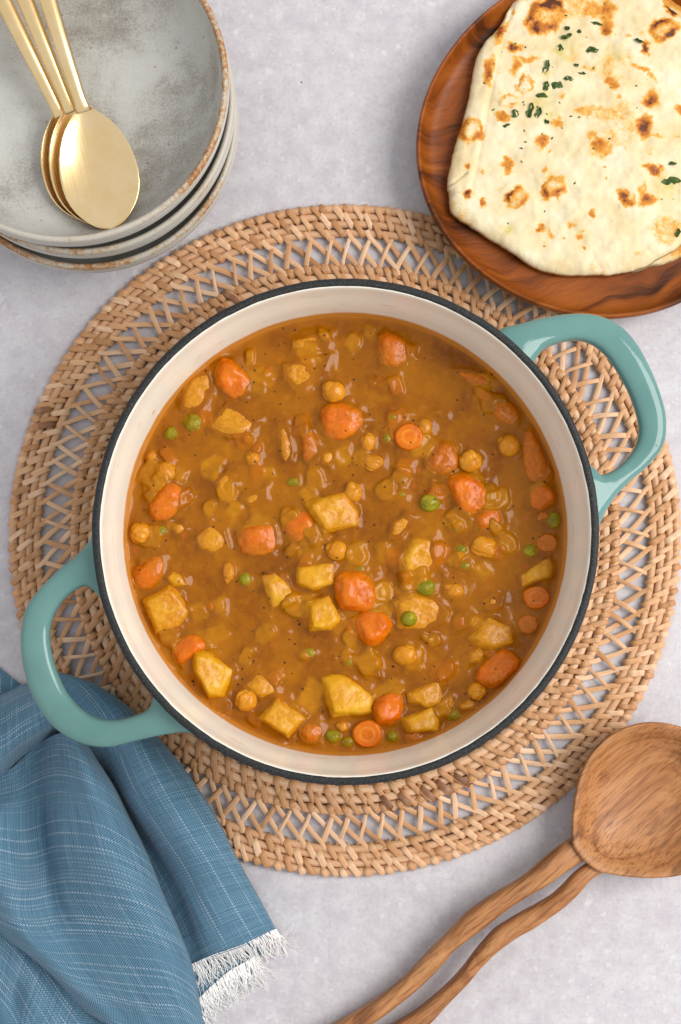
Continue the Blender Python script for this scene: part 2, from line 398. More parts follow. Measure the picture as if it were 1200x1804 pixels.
def mat_cloth():
    m = Mat('blue_chambray', 0.85, 0.2); cu, cv = m.attr('cu'), m.attr('cv')
    wob = m.math('MULTIPLY', m.math('SUBTRACT', m.noise(m.comb(m.math('MULTIPLY', cu, 14), m.math('MULTIPLY', cv, 60), 0.0), 1, 2), 0.5), 0.0012)
    v = m.math('ADD', cv, wob)
    P = 0.00105
    def tri(x): return m.math('ABSOLUTE', m.math('SUBTRACT', m.math('FRACT', x), 0.5))
    tu, tv = tri(m.math('DIVIDE', cu, P)), tri(m.math('DIVIDE', v, P))
    chk = m.math('GREATER_THAN', m.math('MULTIPLY', m.math('SUBTRACT', tu, 0.25), m.math('SUBTRACT', tv, 0.25)), 0.0)
    thr = m.noise(m.comb(m.math('MULTIPLY', cu, 22), m.math('MULTIPLY', v, 1400), 0.0), 1, 3, 0.7)
    thr2 = m.noise(m.comb(m.math('MULTIPLY', cu, 1400), m.math('MULTIPLY', v, 22), 3.0), 1, 3, 0.7)
    base = m.mix(m.mr(thr, 0.3, 0.7), (0.006, 0.050, 0.100), (0.028, 0.128, 0.212))
    base = m.mix(m.mr(thr2, 0.48, 0.78, 0, 0.4), base, (0.12, 0.26, 0.36))
    col = m.mix(m.math('MULTIPLY', chk, m.mr(thr2, 0.3, 0.7, 0.30, 0.75)), base, (0.29, 0.46, 0.58))
    # white slub yarns, a few per centimetre, broken into dashes along their length
    cell = m.math('FLOOR', m.math('DIVIDE', v, P * 2.0))
    pick = m.n('TexWhiteNoise', 'Value', {'W': cell}, noise_dimensions='1D')
    dash = m.noise(m.comb(m.math('MULTIPLY', cu, 55), m.math('MULTIPLY', cell, 7.3), 0.0), 1, 2, 0.6)
    dots = m.mr(m.math('SINE', m.math('MULTIPLY', cu, 2 * math.pi / (P * 1.5))), -0.4, 0.3)
    inl = m.mr(tri(m.math('DIVIDE', v, P * 2.0)), 0.16, 0.26, 1, 0)
    f = m.math('MULTIPLY', m.math('MULTIPLY', inl, m.mr(pick, 0.30, 1.0, 0.0, 1.0)), m.math('MULTIPLY', m.mr(dash, 0.32, 0.55), dots))
    col = m.mix(m.math('MULTIPLY', f, 0.48), col, (0.70, 0.77, 0.82))
    m.set(Base_Color=col, Sheen_Weight=0.15)
    m.bump(m.math('ADD', m.math('ADD', tu, tv), m.math('MULTIPLY', thr, 0.6)), 0.0003, 0.5)
    return m.m

def mat_plain(name, col, rough=0.5, spec=0.5, var=0.15, sc=200):
    m = Mat(name, rough, spec); n = m.noise(m.coord(), sc, 3, 0.6)
    m.set(Base_Color=m.ramp(n, [(0.3, tuple(x * (1 - var) for x in col)), (0.7, tuple(min(1, x * (1 + var)) for x in col))]))
    m.bump(n, 0.0002, 0.4)
    return m.m

ZS, ZR, ZM = 0.060, 0.105, 0.0062            # sauce level, pot rim, mat top
M_TABLE = mat_table(); M_TEAL = mat_teal(); M_CREAM = mat_cream(ZS); M_IRON = mat_iron(); M_CHIP = mat_chip()
M_REED = mat_rattan('rattan_core', [(0.66, 0.365, 0.190), (0.76, 0.460, 0.265), (0.83, 0.540, 0.345)], 0.55)
M_STRIP = mat_rattan('rattan_strip', [(0.46, 0.21, 0.080), (0.67, 0.345, 0.155), (0.75, 0.425, 0.215), (0.80, 0.485, 0.275), (0.86, 0.580, 0.375)], 0.42)
M_BURNT = mat_rattan('burnt_rattan', [(0.15, 0.055, 0.025), (0.26, 0.10, 0.04)], 0.45)
M_SAUCE = mat_sauce()
M_CARROT = mat_food('cooked_carrot', (0.56, 0.092, 0.0003), (0.64, 0.135, 0.0010), (0.68, 0.18, 0.004), (0.40, 0.100, 0.0005), (0.54, 0.165, 0.004))
M_POTATO = mat_food('cooked_potato', (0.56, 0.250, 0.001), (0.64, 0.310, 0.004), (0.70, 0.40, 0.030), (0.46, 0.160, 0.001), (0.60, 0.250, 0.014))
M_CHICKPEA = mat_food('cooked_chickpea', (0.52, 0.180, 0.003), (0.60, 0.235, 0.008), (0.66, 0.30, 0.022), (0.42, 0.140, 0.002), (0.55, 0.215, 0.010))
M_PEA = mat_food('cooked_pea', (0.150, 0.135, 0.0008), (0.225, 0.195, 0.002), (0.36, 0.29, 0.010), (0.23, 0.115, 0.0005), (0.33, 0.190, 0.002), rough=0.16)
M_TOMATO = mat_food('cooked_tomato', (0.38, 0.070, 0.002), (0.48, 0.105, 0.004), (0.56, 0.16, 0.010), (0.36, 0.090, 0.001), (0.48, 0.150, 0.004))
M_WARE = mat_stoneware(); M_SIDE = mat_glaze_side(); M_BRIM = mat_bowl_rim(); M_BRASS = mat_brass()
M_PLATE = mat_plate_wood(); M_SPOON = mat_spoon_wood('carved_wood', 0.92); M_BREAD = mat_bread(); M_HERB = mat_herb()
M_CLOTH = mat_cloth(); M_YARN = mat_plain('white_yarn', (0.90, 0.89, 0.87), 0.8, 0.2, 0.06)
M_PEPPER = mat_plain('ground_pepper', (0.035, 0.022, 0.014), 0.6, 0.3, 0.4)

# ------------------------------------------------------------------ the table
v = []
tv = [(-1.1, -1.1, -0.03), (1.1, -1.1, -0.03), (1.1, 1.1, -0.03), (-1.1, 1.1, -0.03), (-1.1, -1.1, 0), (1.1, -1.1, 0), (1.1, 1.1, 0), (-1.1, 1.1, 0)]
tf = [(3, 2, 1, 0), (4, 5, 6, 7), (0, 1, 5, 4), (1, 2, 6, 5), (2, 3, 7, 6), (3, 0, 4, 7)]
table = link('tabletop', make_mesh('tabletop', tv, tf, M_TABLE, False)); table['kind'] = 'structure'

# ------------------------------------------------------------------ woven placemat
MC = at(608, 945, ZM)
mat_t = thing('woven_placemat', 'round woven rattan placemat with an open crisscross band under the teal pot', 'placemat', (MC[0], MC[1], 0))

def coil(r, cr, z, seed):
    n, k = 220, 8
    a = np.linspace(0, 2 * math.pi, n, endpoint=False); b = np.linspace(0, 2 * math.pi, k, endpoint=False)
    wob = 0.00035 * np.sin(5 * a + seed) + 0.0003 * np.sin(11 * a + 2 * seed)
    zz = z + 0.0003 * np.sin(9 * a + seed * 3)
    A, B = np.meshgrid(a, b, indexing='ij')
    rad = r + wob[:, None] + cr * np.cos(B); Z = zz[:, None] + cr * 0.92 * np.sin(B)
    vv = np.stack([rad * np.cos(A), rad * np.sin(A), Z], 2).reshape(-1, 3)
    return link('coil', make_mesh('coil', vv, grid_faces(n, k, True, True), M_REED, True,
                {'ga': (A * r).ravel(), 'gb': (B * cr + seed).ravel()}), mat_t)

OUT_R = [0.1876, 0.1832, 0.1788, 0.1744]; IN_R = [0.1530, 0.1478, 0.1426]; HID_R = [0.1180, 0.1130, 0.0900, 0.0600]
for i, r in enumerate(OUT_R): coil(r, 0.00225, 0.0027, i)
for i, r in enumerate(IN_R): coil(r, 0.00258, 0.0029, 10 + i)
for i, r in enumerate(HID_R): coil(r, 0.0026, 0.0029, 20 + i)

def strap_mesh(path, width, thick, seed, mat, arch=0.00015):
    """path: (radius, angle, z) polar control points -> flat rattan strap"""
    path = np.asarray(path, float); rr = random.Random(seed)
    P = catmull(path, 2 * len(path) - 1)
    x, y = P[:, 0] * np.cos(P[:, 1]), P[:, 0] * np.sin(P[:, 1]); C = np.stack([x, y, P[:, 2]], 1)
    T = np.gradient(C, axis=0); T /= np.linalg.norm(T, axis=1)[:, None]
    Sd = np.cross(T, [0, 0, 1.0]); Sd /= np.linalg.norm(Sd, axis=1)[:, None]
    U = np.cross(Sd, T)
    w = width * 0.5 * (1 + 0.10 * np.sin(np.linspace(0, 4, len(C)) + seed))
    prof = [(-1, -0.5, 0), (-1, 0.3, 0), (-0.6, 0.5, 1), (0.6, 0.5, 1), (1, 0.3, 0), (1, -0.5, 0)]
    vv = np.stack([C + Sd * (w * p)[:, None] + U * (q * thick + e * arch) for p, q, e in prof], 1).reshape(-1, 3)
    s = np.concatenate([[0], np.cumsum(np.linalg.norm(np.diff(C, axis=0), axis=1))])
    ga = np.repeat(s, 6) + seed * 0.37; gb = np.tile([p for p, _, _ in prof], len(C)) * width * 0.5 + seed
    k = len(C); f = [tuple(q) for q in grid_faces(k, 6, False, True)]
    f += [tuple(range(6)), tuple(range((k - 1) * 6, k * 6))[::-1]]
    me = make_mesh('strap', vv, f, mat, True, {'ga': ga, 'gb': gb}); me.set_sharp_from_angle(angle=R(42))
    return me

def put_strap(name, me, ang):
    o = link(name, me, mat_t); o.rotation_euler = (0, 0, ang); return o

def weave_set(rows, cr, zc, n_around, lean, width, off0):
    """herringbone: a short strap over each two neighbouring coils, each row shifted by half a step"""
    step = 2 * math.pi / n_around; p = rows[0] - rows[1]; ztop = zc + cr + 0.00025
    out = []
    idx = list(range(-1, len(rows) - 1))
    for k in idx:
        if k == -1:     # the outer edge: wraps round the outermost coil only
            r0, r1 = rows[0] + 0.62 * p, rows[0] - 0.5 * p
            zs = [zc - 0.4 * cr, zc + 0.55 * cr, ztop, ztop - 0.2 * cr, zc + 0.2 * cr]; rs = [r0, rows[0] + 0.42 * p, rows[0], rows[0] - 0.3 * p, r1]
        else:
            r0, r1 = rows[k] + 0.54 * p, rows[k + 1] - 0.54 * p
            rs = [r0, rows[k] + 0.36 * p, rows[k], 0.5 * (rows[k] + rows[k + 1]), rows[k + 1], rows[k + 1] - 0.36 * p, r1]
            zs = [zc - 0.2 * cr, zc + 0.7 * cr, ztop, ztop - 0.05 * cr, ztop, zc + 0.7 * cr, zc - 0.2 * cr]
        var = []
        for s in range(6):
            rr = random.Random(s * 31 + k); l = lean * (1 + rr.uniform(-0.18, 0.18))
            path = [(r, -(rows[max(k, 0)] - r) * l / rows[0], z + rr.uniform(-0.0002, 0.0002)) for r, z in zip(rs, zs)]
            var.append(strap_mesh(path, width * rr.uniform(0.86, 1.12), 0.00065, s + 10 * k, M_STRIP))
        for i in range(n_around):
            ang = i * step + (k * 0.5) * step + off0 + random.gauss(0, 0.05) * step
            out.append((var[random.randrange(6)], ang))
    return out

def lattice(r0, r1, n_around, off0, z0=0.0050):
    step = 2 * math.pi / n_around; out = []
    va, vb = [], []
    for s in range(6):
        rr = random.Random(90 + s); rm = 0.5 * (r0 + r1)
        d = -0.0150 / rm * (1 + rr.uniform(-0.1, 0.1))
        va.append(strap_mesh([(r0 + 0.0035, -d * 0.15, z0 - 0.0004), (r0 - 0.0005, 0, z0 - 0.0010), (r0 - 0.3 * (r0 - r1), d * 0.3, 0.0031), (r1 + 0.3 * (r0 - r1), d * 0.7, 0.0029),
                              (r1 + 0.0005, d, z0 - 0.0008), (r1 - 0.0042, d * 1.2, z0 + 0.0003)], 0.0028 * rr.uniform(0.85, 1.15), 0.0007, 200 + s, M_STRIP))
        d = 0.0050 / rm * (1 + rr.uniform(-0.2, 0.2))
        vb.append(strap_mesh([(r0 + 0.002, -d * 0.1, 0.0020), (r0 - 0.25 * (r0 - r1), d * 0.25, 0.0042), (rm, d * 0.5, 0.0048 + rr.uniform(-0.0003, 0.0004)),
                              (r1 + 0.25 * (r0 - r1), d * 0.75, 0.0042), (r1 - 0.002, d * 1.05, 0.0022)], 0.0024 * rr.uniform(0.85, 1.15), 0.0007, 300 + s, M_STRIP))
    for i in range(n_around):
        out.append((va[random.randrange(6)], i * step + off0 + random.gauss(0, 0.06) * step))
        out.append((vb[random.randrange(6)], (i - 0.12) * step + off0 + random.gauss(0, 0.08) * step))
    return out

N_OUT, N_IN = 94, 94
outer = weave_set(OUT_R, 0.00232, 0.0027, N_OUT, 0.66, 0.0033, 0.0)
inner = weave_set(IN_R, 0.00262, 0.0029, N_IN, 0.60, 0.0033, 0.01)
gap = lattice(0.1718, 0.1560, N_OUT, 0.02); under = lattice(0.1425, 0.1195, N_IN, 0.05)
for me, a in gap: put_strap('lattice_strand', me, a)
random.shuffle(outer)
strips = outer[:300]; rest = outer[300:] + inner + under
for me, a in strips: put_strap('wicker_strip', me, a)
bm = bmesh.new(); lay = None
vs, fs, gas, gbs, base = [], [], [], [], 0
cache = {}
for me, a in rest:
    if me.name not in cache:
        co = np.empty(len(me.vertices) * 3); me.vertices.foreach_get('co', co)
        ga = np.empty(len(me.vertices), np.float32); me.attributes['ga'].data.foreach_get('value', ga)
        gb = np.empty(len(me.vertices), np.float32); me.attributes['gb'].data.foreach_get('value', gb)
        cache[me.name] = (co.reshape(-1, 3), ga, gb, [tuple(p.vertices) for p in me.polygons])
    co, ga, gb, pl = cache[me.name]; c, s = math.cos(a), math.sin(a)
    vs.append(np.stack([co[:, 0] * c - co[:, 1] * s, co[:, 0] * s + co[:, 1] * c, co[:, 2]], 1))
    gas.append(ga + a * 3); gbs.append(gb + a * 5); fs += [tuple(i + base for i in p) for p in pl]; base += len(co)
bm.free()
o = link('wicker_weave', make_mesh('wicker_weave', np.vstack(vs), fs, M_STRIP, True, {'ga': np.concatenate(gas), 'gb': np.concatenate(gbs)}), mat_t)
o['kind'] = 'stuff'
# a few scorched straps where the photo shows them
for px, py in ((686, 1414), (718, 1412), (760, 1404), (790, 1394), (822, 1382), (402, 520), (388, 545), (80, 728), (76, 752)):
    p = at(px, py, ZM) - MC; rr_ = math.hypot(p[0], p[1]); a = math.atan2(p[1], p[0])
    rw = IN_R if rr_ < 0.165 else OUT_R
    k = min(range(len(rw) - 1), key=lambda q: abs(0.5 * (rw[q] + rw[q + 1]) - rr_)); pz = rw[0] - rw[1]
    rs = [rw[k] + 0.6 * pz, rw[k] + 0.3 * pz, rw[k], rw[k + 1], rw[k + 1] - 0.3 * pz, rw[k + 1] - 0.6 * pz]; zs = [0.0026, 0.0047, 0.0063, 0.0063, 0.0047, 0.0026]
    me = strap_mesh([(r, -(rw[k] - r) * 0.6 / rw[0], z) for r, z in zip(rs, zs)], 0.0031, 0.0010, 7, M_BURNT)
    put_strap('burnt_strip', me, a)

# ------------------------------------------------------------------ the pot
PC = at(609, 933, ZR); PX, PY = PC[0], PC[1]
pot = thing('dutch_oven', 'teal enamelled two handled pot with cream lining and black iron rim', 'pot', (PX, PY, 0.0072))
def lin(a, b, n): return [(a[0] + (b[0] - a[0]) * i / (n - 1), a[1] + (b[1] - a[1]) * i / (n - 1)) for i in range(n)]
RI, RO = 0.1222, 0.1266
prof = [(0.0, 0.0075), (0.070, 0.0075), (0.092, 0.0080), (0.101, 0.0115), (0.1075, 0.020), (0.1125, 0.034), (0.1165, 0.050), (0.1205, 0.070), (0.1238, 0.088), (0.1262, 0.0985), (0.1266, 0.1005)]
prof = catmull(np.array(prof), 48)
v, f = lathe(prof, 192, PX, PY); obj('outer_shell', v, f, M_TEAL, pot)
prof = [(RI + 0.0008, ZR - 0.0012), (RI - 0.0004, ZR - 0.0022), (0.1204, 0.0930), (0.1178, 0.080), (0.1160, 0.068), (0.1146, 0.060), (0.1120, 0.046), (0.106, 0.030), (0.098, 0.018), (0.088, 0.0135), (0.05, 0.0125), (0.0, 0.0125)]
prof = catmull(np.array(prof), 60)
v, f = lathe(prof, 192, PX, PY); obj('enamel_lining', v, f[:, ::-1], M_CREAM, pot)
prof = np.array([(RI + 0.0002, ZR - 0.0022), (RI + 0.0005, ZR - 0.0006), (RI + 0.0013, ZR), (RO - 0.0015, ZR), (RO - 0.0003, ZR - 0.0009), (RO, ZR - 0.0022), (RO - 0.0002, ZR - 0.0046), (RI + 0.002, ZR - 0.005)])
v, f = lathe(prof, 256, PX, PY, True)
rad = np.hypot(v[:, 0] - PX, v[:, 1] - PY); an = np.arctan2(v[:, 1] - PY, v[:, 0] - PX)
jit = 0.00022 * vnoise(np.c_[np.cos(an) * 30, np.sin(an) * 30, v[:, 2] * 500], 1.0, 3)
v[:, 0] += np.cos(an) * jit; v[:, 1] += np.sin(an) * jit
obj('iron_rim', v, f, M_IRON, pot)

def sweep_pairs(pairs, z, half, n=60, m=20, expo=2.6, zfun=None, halffun=None):
    """a bar whose two outlines are given in photo pixels on the level z; superelliptic section"""
    P = np.asarray(pairs, float)
    Q = catmull(P, n)
    vv, aa, bb = [], [], []; s = 0; last = None
    for i in range(n):
        zz = z if zfun is None else zfun(i / (n - 1)); hh = half if halffun is None else halffun(i / (n - 1))
        o_ = at(Q[i, 0], Q[i, 1], zz); i_ = at(Q[i, 2], Q[i, 3], zz); c = 0.5 * (o_ + i_); d = 0.5 * (o_ - i_)
        if last is not None: s += np.linalg.norm(c - last)
        last = c
        for k in range(m):
            t = 2 * math.pi * k / m; ct, st = math.cos(t), math.sin(t)
            a = abs(ct) ** (2 / expo) * (1 if ct >= 0 else -1); b = abs(st) ** (2 / expo) * (1 if st >= 0 else -1)
            vv.append(c + d * a + np.array([0, 0, hh * b])); aa.append(s); bb.append(a * np.linalg.norm(d) + 0.3 * b * hh)
    f = [tuple(q) for q in grid_faces(n, m, False, True)]
    f += [tuple(range(m)), tuple(range((n - 1) * m, n * m))[::-1]]
    return np.array(vv), f, {'ga': aa, 'gb': bb}

HR = [(872, 585, 932, 668), (890, 577, 941, 640), (915, 571, 955, 619), (950, 562, 978, 607), (1000, 554, 1012, 600), (1045, 555, 1042, 607), (1085, 570, 1068, 628), (1118, 602, 1090, 660), (1143, 645, 1107, 692),
      (1163, 695, 1120, 728), (1173, 740, 1125, 758), (1168, 785, 1118, 787), (1140, 822, 1098, 814), (1110, 848, 1075, 831), (1085, 874, 1057, 836), (1066, 903, 1047, 826), (1052, 935, 1030, 812)]
HL = [(352, 1300, 272, 1205), (330, 1290, 268, 1236), (292, 1294, 258, 1251), (245, 1304, 232, 1262), (190, 1316, 200, 1268), (140, 1308, 165, 1262), (95, 1280, 135, 1240), (62, 1235, 112, 1208), (43, 1180, 95, 1165),
      (37, 1125, 88, 1120), (45, 1075, 95, 1085), (70, 1038, 112, 1058), (105, 1003, 135, 1039), (135, 978, 152, 1033), (155, 957, 166, 1041), (172, 925, 182, 1058)]
for hp in (HR, HL):
    v, f, a = sweep_pairs(hp, 0.0915, 0.0058, 72, 22, 2.9, zfun=lambda t: 0.0915 - 0.0022 * math.sin(math.pi * t), halffun=lambda t: 0.0050 + 0.0022 * (abs(2 * t - 1) ** 3))
    obj('handle', v, f, M_TEAL, pot)
# worn chip on one handle
c = at(1157, 785, 0.0948)
v = []; n = 14
for i in range(n):
    t = 2 * math.pi * i / n; r = 1 + 0.18 * math.sin(3 * t) + 0.1 * math.sin(5 * t + 1)
    v.append(c + np.array([0.0022 * r * math.cos(t), 0.0030 * r * math.sin(t), -0.0012 - 0.00045 * math.cos(t)]))
v.append(c + np.array([0, 0, 0.0001]))
obj('enamel_chip', v, [(i, (i + 1) % n, n) for i in range(n)], M_CHIP, pot)

# ------------------------------------------------------------------ the stew and the pieces in it
# polygon pieces: kind, label, outline in photo pixels, height mm, inset of the top face, sauce coat 0..1, tilt of the top (mm per 10 mm, x right / y up)
POLY = [
 ('carrot', 'bright orange carrot block at the upper left edge of the stew', [(391,632),(410,637),(441,665),(438,683),(424,700),(406,699),(375,671)], 6.5, .62, .10, (1.5,-1.5)),
 ('potato', 'sauce coated potato wedge between the upper left carrot block and the pot wall', [(336,660),(368,658),(379,686),(354,728),(318,722),(322,690)], 4.5, .6, .72, (1,-.5)),
 ('potato', 'pale greenish yellow potato chunk just below the upper left carrot block', [(401,709),(430,720),(455,741),(441,770),(403,772),(365,753)], 5.0, .5, .22, (.5,1)),
 ('potato', 'tan potato slab nearest the top edge of the stew', [(515,602),(545,592),(578,586),(583,600),(578,614),(515,620)], 3.2, .7, .72, (1.2,-.5)),
 ('potato', 'glossy tan potato slab right below the topmost potato slab', [(499,643),(557,630),(582,626),(572,652),(522,692),(501,668)], 3.6, .65, .66, (1.8,-.8)),
 ('carrot', 'big orange carrot chunk under the single chickpea in the upper middle', [(565,725),(575,712),(610,708),(636,728),(640,752),(618,770),(575,775),(568,750)], 7.0, .6, .18, (.5,-1)),
 ('chickpea', 'long split chickpea half, tan, left of the reddish tomato piece', [(490,745),(508,745),(512,775),(517,800),(510,815),(498,810),(491,780)], 4.0, .5, .45, (1.5,0)),
 ('tomato', 'reddish brown tomato piece left of the big upper middle carrot chunk', [(526,753),(546,750),(553,774),(567,802),(550,818),(532,809),(536,781)], 4.6, .5, .45, (1,0)),
 ('carrot', 'smooth oval carrot near the left wall between two chickpeas', [(295,851),(318,853),(320,878),(312,905),(285,920),(265,908),(262,890),(275,868)], 6.5, .45, .12, (1,-1)),
 ('potato', 'small yellow potato tip right of the oval carrot', [(378,854),(401,828),(414,851),(410,872),(388,882)], 3.6, .4, .35, (1.5,0)),
 ('potato', 'thin yellow potato sliver between the pea and the small potato tip', [(424,879),(470,858),(470,878),(440,893)], 2.6, .5, .45, (1,-1)),
 ('potato', 'rough yellow potato piece left of the pinkish carrot piece', [(345,945),(370,925),(395,935),(404,965),(380,975),(350,967)], 4.2, .5, .38, (1,0)),
 ('carrot', 'soft pinkish orange carrot piece left of centre beside a yellow potato piece', [(420,940),(445,922),(485,925),(487,960),(476,977),(432,977)], 5.6, .55, .25, (1.2,-.6)),
 ('carrot', 'curved carrot piece touching the left end of the central potato block', [(495,915),(528,893),(548,908),(562,945),(555,958),(530,962),(505,942)], 5.5, .5, .2, (1,-1)),
 ('potato', 'golden potato block lying in the middle of the stew', [(537,887),(610,866),(630,903),(628,925),(570,940),(553,912)], 7.5, .74, .40, (1.6,-.6)),
 ('carrot', 'orange carrot chunk near the top of the stew, right of the potato slabs', [(667,592),(684,585),(709,596),(721,617),(716,638),(695,648),(667,634)], 5.2, .62, .3, (1.5,-1.5)),
 ('carrot', 'half sunken carrot piece by the upper right pot wall', [(796,652),(824,652),(859,662),(861,680),(849,694),(824,676)], 3.6, .5, .5, (.5,-1)),
 ('tomato', 'plump orange tomato lump just left of a round chickpea on the right', [(750,809),(765,785),(793,778),(806,802),(803,827),(785,839),(757,830)], 6.0, .5, .32, (.6,0)),
 ('carrot', 'short carrot cylinder lying below a chickpea in the right half', [(787,848),(831,835),(862,882),(819,909)], 7.5, .66, .22, (1.2,-.4)),
 ('carrot', 'long carrot stick standing along the right pot wall', [(925,760),(936,756),(960,802),(971,840),(932,846),(922,802)], 5.0, .55, .35, (-.5,0)),
 ('carrot', 'reddish carrot wedge right under the long carrot stick at the wall', [(934,854),(964,854),(980,875),(971,890),(939,900)], 6.0, .6, .15, (-1,0)),
 ('carrot', 'rounded carrot piece directly below the carrot cylinder', [(833,914),(852,896),(876,895),(887,921),(873,938),(845,933)], 5.0, .5, .35, (1,0)),
 ('potato', 'slim sauce coated potato finger right of the central potato block', [(715,903),(730,910),(708,945),(684,951),(691,921)], 3.8, .5, .6, (1.2,-1)),
 ('carrot', 'sauce coated carrot piece close to the wall above the two o\'clock chickpea', [(866,707),(890,704),(915,732),(901,748),(873,735)], 3.2, .5, .7, (1,0)),
 ('carrot', 'dull carrot lump against the left wall above a potato block', [(235,1006),(280,975),(289,1000),(277,1028),(242,1038)], 5.0, .5, .38, (1,-.5)),
 ('potato', 'little yellow potato wedge on top edge of the left wall potato block', [(291,1017),(305,1003),(322,1013),(330,1031),(305,1036)], 5.0, .55, .25, (1,0)),
 ('potato', 'sauce smeared potato block beside the left wall above the brightest carrot', [(252,1057),(298,1031),(316,1045),(331,1076),(316,1103),(275,1117)], 7.5, .76, .46, (1.3,-.5)),
 ('carrot', 'brightest orange carrot piece, tucked behind a tall yellow potato block at lower left', [(305,1136),(336,1117),(366,1132),(361,1146),(322,1173),(305,1157)], 7.0, .5, .02, (-.6,1.2)),
 ('potato', 'tall yellow potato block at lower left in front of the brightest carrot', [(340,1146),(368,1146),(412,1181),(396,1227),(368,1230),(342,1181)], 9.0, .70, .14, (2,.8)),
 ('potato', 'potato chunk behind the lower left chickpea', [(427,1209),(452,1183),(487,1206),(490,1222),(459,1232)], 4.6, .55, .34, (1.5,1)),
 ('potato', 'golden tilted potato block right of the lower left chickpea', [(455,1265),(490,1227),(540,1265),(508,1302)], 8.0, .74, .26, (1.4,1.2)),
 ('tomato', 'small reddish tomato bit by the wall under the tall yellow potato block', [(373,1238),(388,1232),(402,1240),(398,1252),(380,1254)], 3.0, .5, .5, (1,0)),
 ('potato', 'knobbly yellow potato chunk left of the two stacked yellow cubes', [(459,1015),(487,1005),(508,1027),(522,1059),(508,1064),(480,1073),(466,1041)], 5.2, .45, .3, (2,0)),
 ('potato', 'upper of two yellow potato cubes beside the carrot pair', [(522,998),(588,992),(587,1029),(550,1041),(522,1029)], 6.0, .78, .12, (.6,.8)),
 ('potato', 'lower of two yellow potato cubes beside the carrot pair', [(540,1061),(580,1048),(601,1090),(585,1111),(545,1113)], 7.5, .66, .08, (1.2,1)),
 ('carrot', 'upper carrot of the bright carrot pair below centre', [(592,1012),(644,1008),(661,1038),(658,1073),(625,1078),(595,1069)], 8.5, .66, .12, (.8,-.6)),
 ('carrot', 'lower carrot of the bright carrot pair below centre', [(621,1090),(658,1070),(693,1090),(689,1111),(656,1143),(635,1125)], 9.0, .56, .06, (.5,.8)),
 ('potato', 'large yellow potato block near the bottom beside a carrot wedge', [(566,1195),(585,1188),(612,1192),(656,1227),(654,1255),(585,1264),(575,1240)], 8.5, .68, .14, (1.5,1.6)),
 ('carrot', 'sauce coated carrot lump at the bottom wall left of a pea', [(526,1282),(546,1268),(568,1280),(564,1306),(536,1308)], 4.0, .5, .55, (1,1)),
 ('potato', 'pale potato wedge with glossy right side above a big pea', [(701,985),(729,947),(764,947),(768,993),(750,1013),(705,1017)], 5.6, .58, .22, (1.8,-.6)),
 ('potato', 'broad glazed potato chunk with a pea resting on it', [(689,1059),(722,1043),(768,1055),(791,1080),(785,1094),(750,1111),(698,1108)], 5.2, .70, .48, (1.8,-.5)),
 ('potato', 'sunken tan potato piece right of the glazed potato, near the carrot disc', [(849,1059),(866,1046),(888,1050),(884,1068),(860,1076)], 2.8, .5, .75, (1,0)),
 ('tomato', 'small tomato bit right of the broad glazed potato chunk', [(800,1088),(815,1076),(832,1090),(826,1104),(802,1108)], 3.6, .5, .5, (1.5,-.5)),
 ('potato', 'angular potato chunk touching the big carrot wedge at lower right', [(822,1124),(859,1087),(898,1104),(904,1132),(866,1147),(838,1140)], 6.5, .58, .36, (1,.5)),
 ('potato', 'dark olive potato bit tucked between an angular potato and the lower right carrot', [(824,1150),(845,1138),(859,1149),(845,1168),(827,1168)], 4.0, .6, .5, (0,0)),
 ('carrot', 'big deep orange carrot wedge at the lower right wall', [(842,1178),(884,1143),(915,1164),(908,1185),(870,1213),(842,1201)], 8.5, .64, .22, (-.3,1)),
 ('potato', 'greenish potato stick at the right wall above a carrot disc', [(913,1013),(968,980),(975,1000),(971,1017),(919,1035)], 5.6, .66, .22, (0,1)),
 ('potato', 'small tan potato bit at the lower right wall below a chickpea', [(808,1243),(826,1232),(844,1236),(838,1248),(812,1252)], 4.0, .55, .4, (1,1)),
 ('potato', 'rear potato piece of the pair at the bottom right, partly covered', [(716,1220),(775,1197),(780,1241),(757,1247),(719,1239)], 5.5, .62, .32, (1,.5)),
 ('potato', 'front golden potato piece at the bottom right wall', [(705,1265),(761,1245),(775,1269),(771,1290),(716,1290)], 7.5, .66, .14, (1.2,1.6)),
 ('carrot', 'carrot wedge between the large bottom potato and the front golden potato', [(658,1245),(673,1225),(707,1220),(709,1248),(705,1272),(667,1274)], 8.0, .66, .10, (.3,1.4)),
 ('tomato', 'dull reddish lump at the bottom wall under the front golden potato', [(712,1294),(730,1287),(755,1292),(748,1308),(718,1310)], 3.0, .5, .5, (0,1)),
 ('potato', 'sunken sauce coated potato between a big bottom potato and a chickpea', [(630,1169),(663,1164),(670,1192),(638,1187)], 2.8, .7, .78, (1.4,0)),
 ('potato', 'tiny potato bit beside the leftmost pea and chickpea', [(306,925),(322,922),(330,932),(318,940),(310,942)], 2.8, .5, .35, (1,0)),
 ('potato', 'tiny yellow potato crumb at the foot of the reddish tomato piece', [(567,795),(586,793),(590,810),(580,822),(566,815)], 4.0, .5, .35, (1.5,0)),
 ('potato', 'tiny tan sliver below the topmost carrot chunk', [(650,672),(664,668),(678,674),(668,682),(654,680)], 2.2, .5, .5, (1,0)),
 ('carrot', 'sunken carrot lump in the left half of the sauce above the brightest carrot', [(366,1060),(380,1052),(394,1062),(390,1080),(370,1078)], 2.8, .5, .75, (1,0)),
]
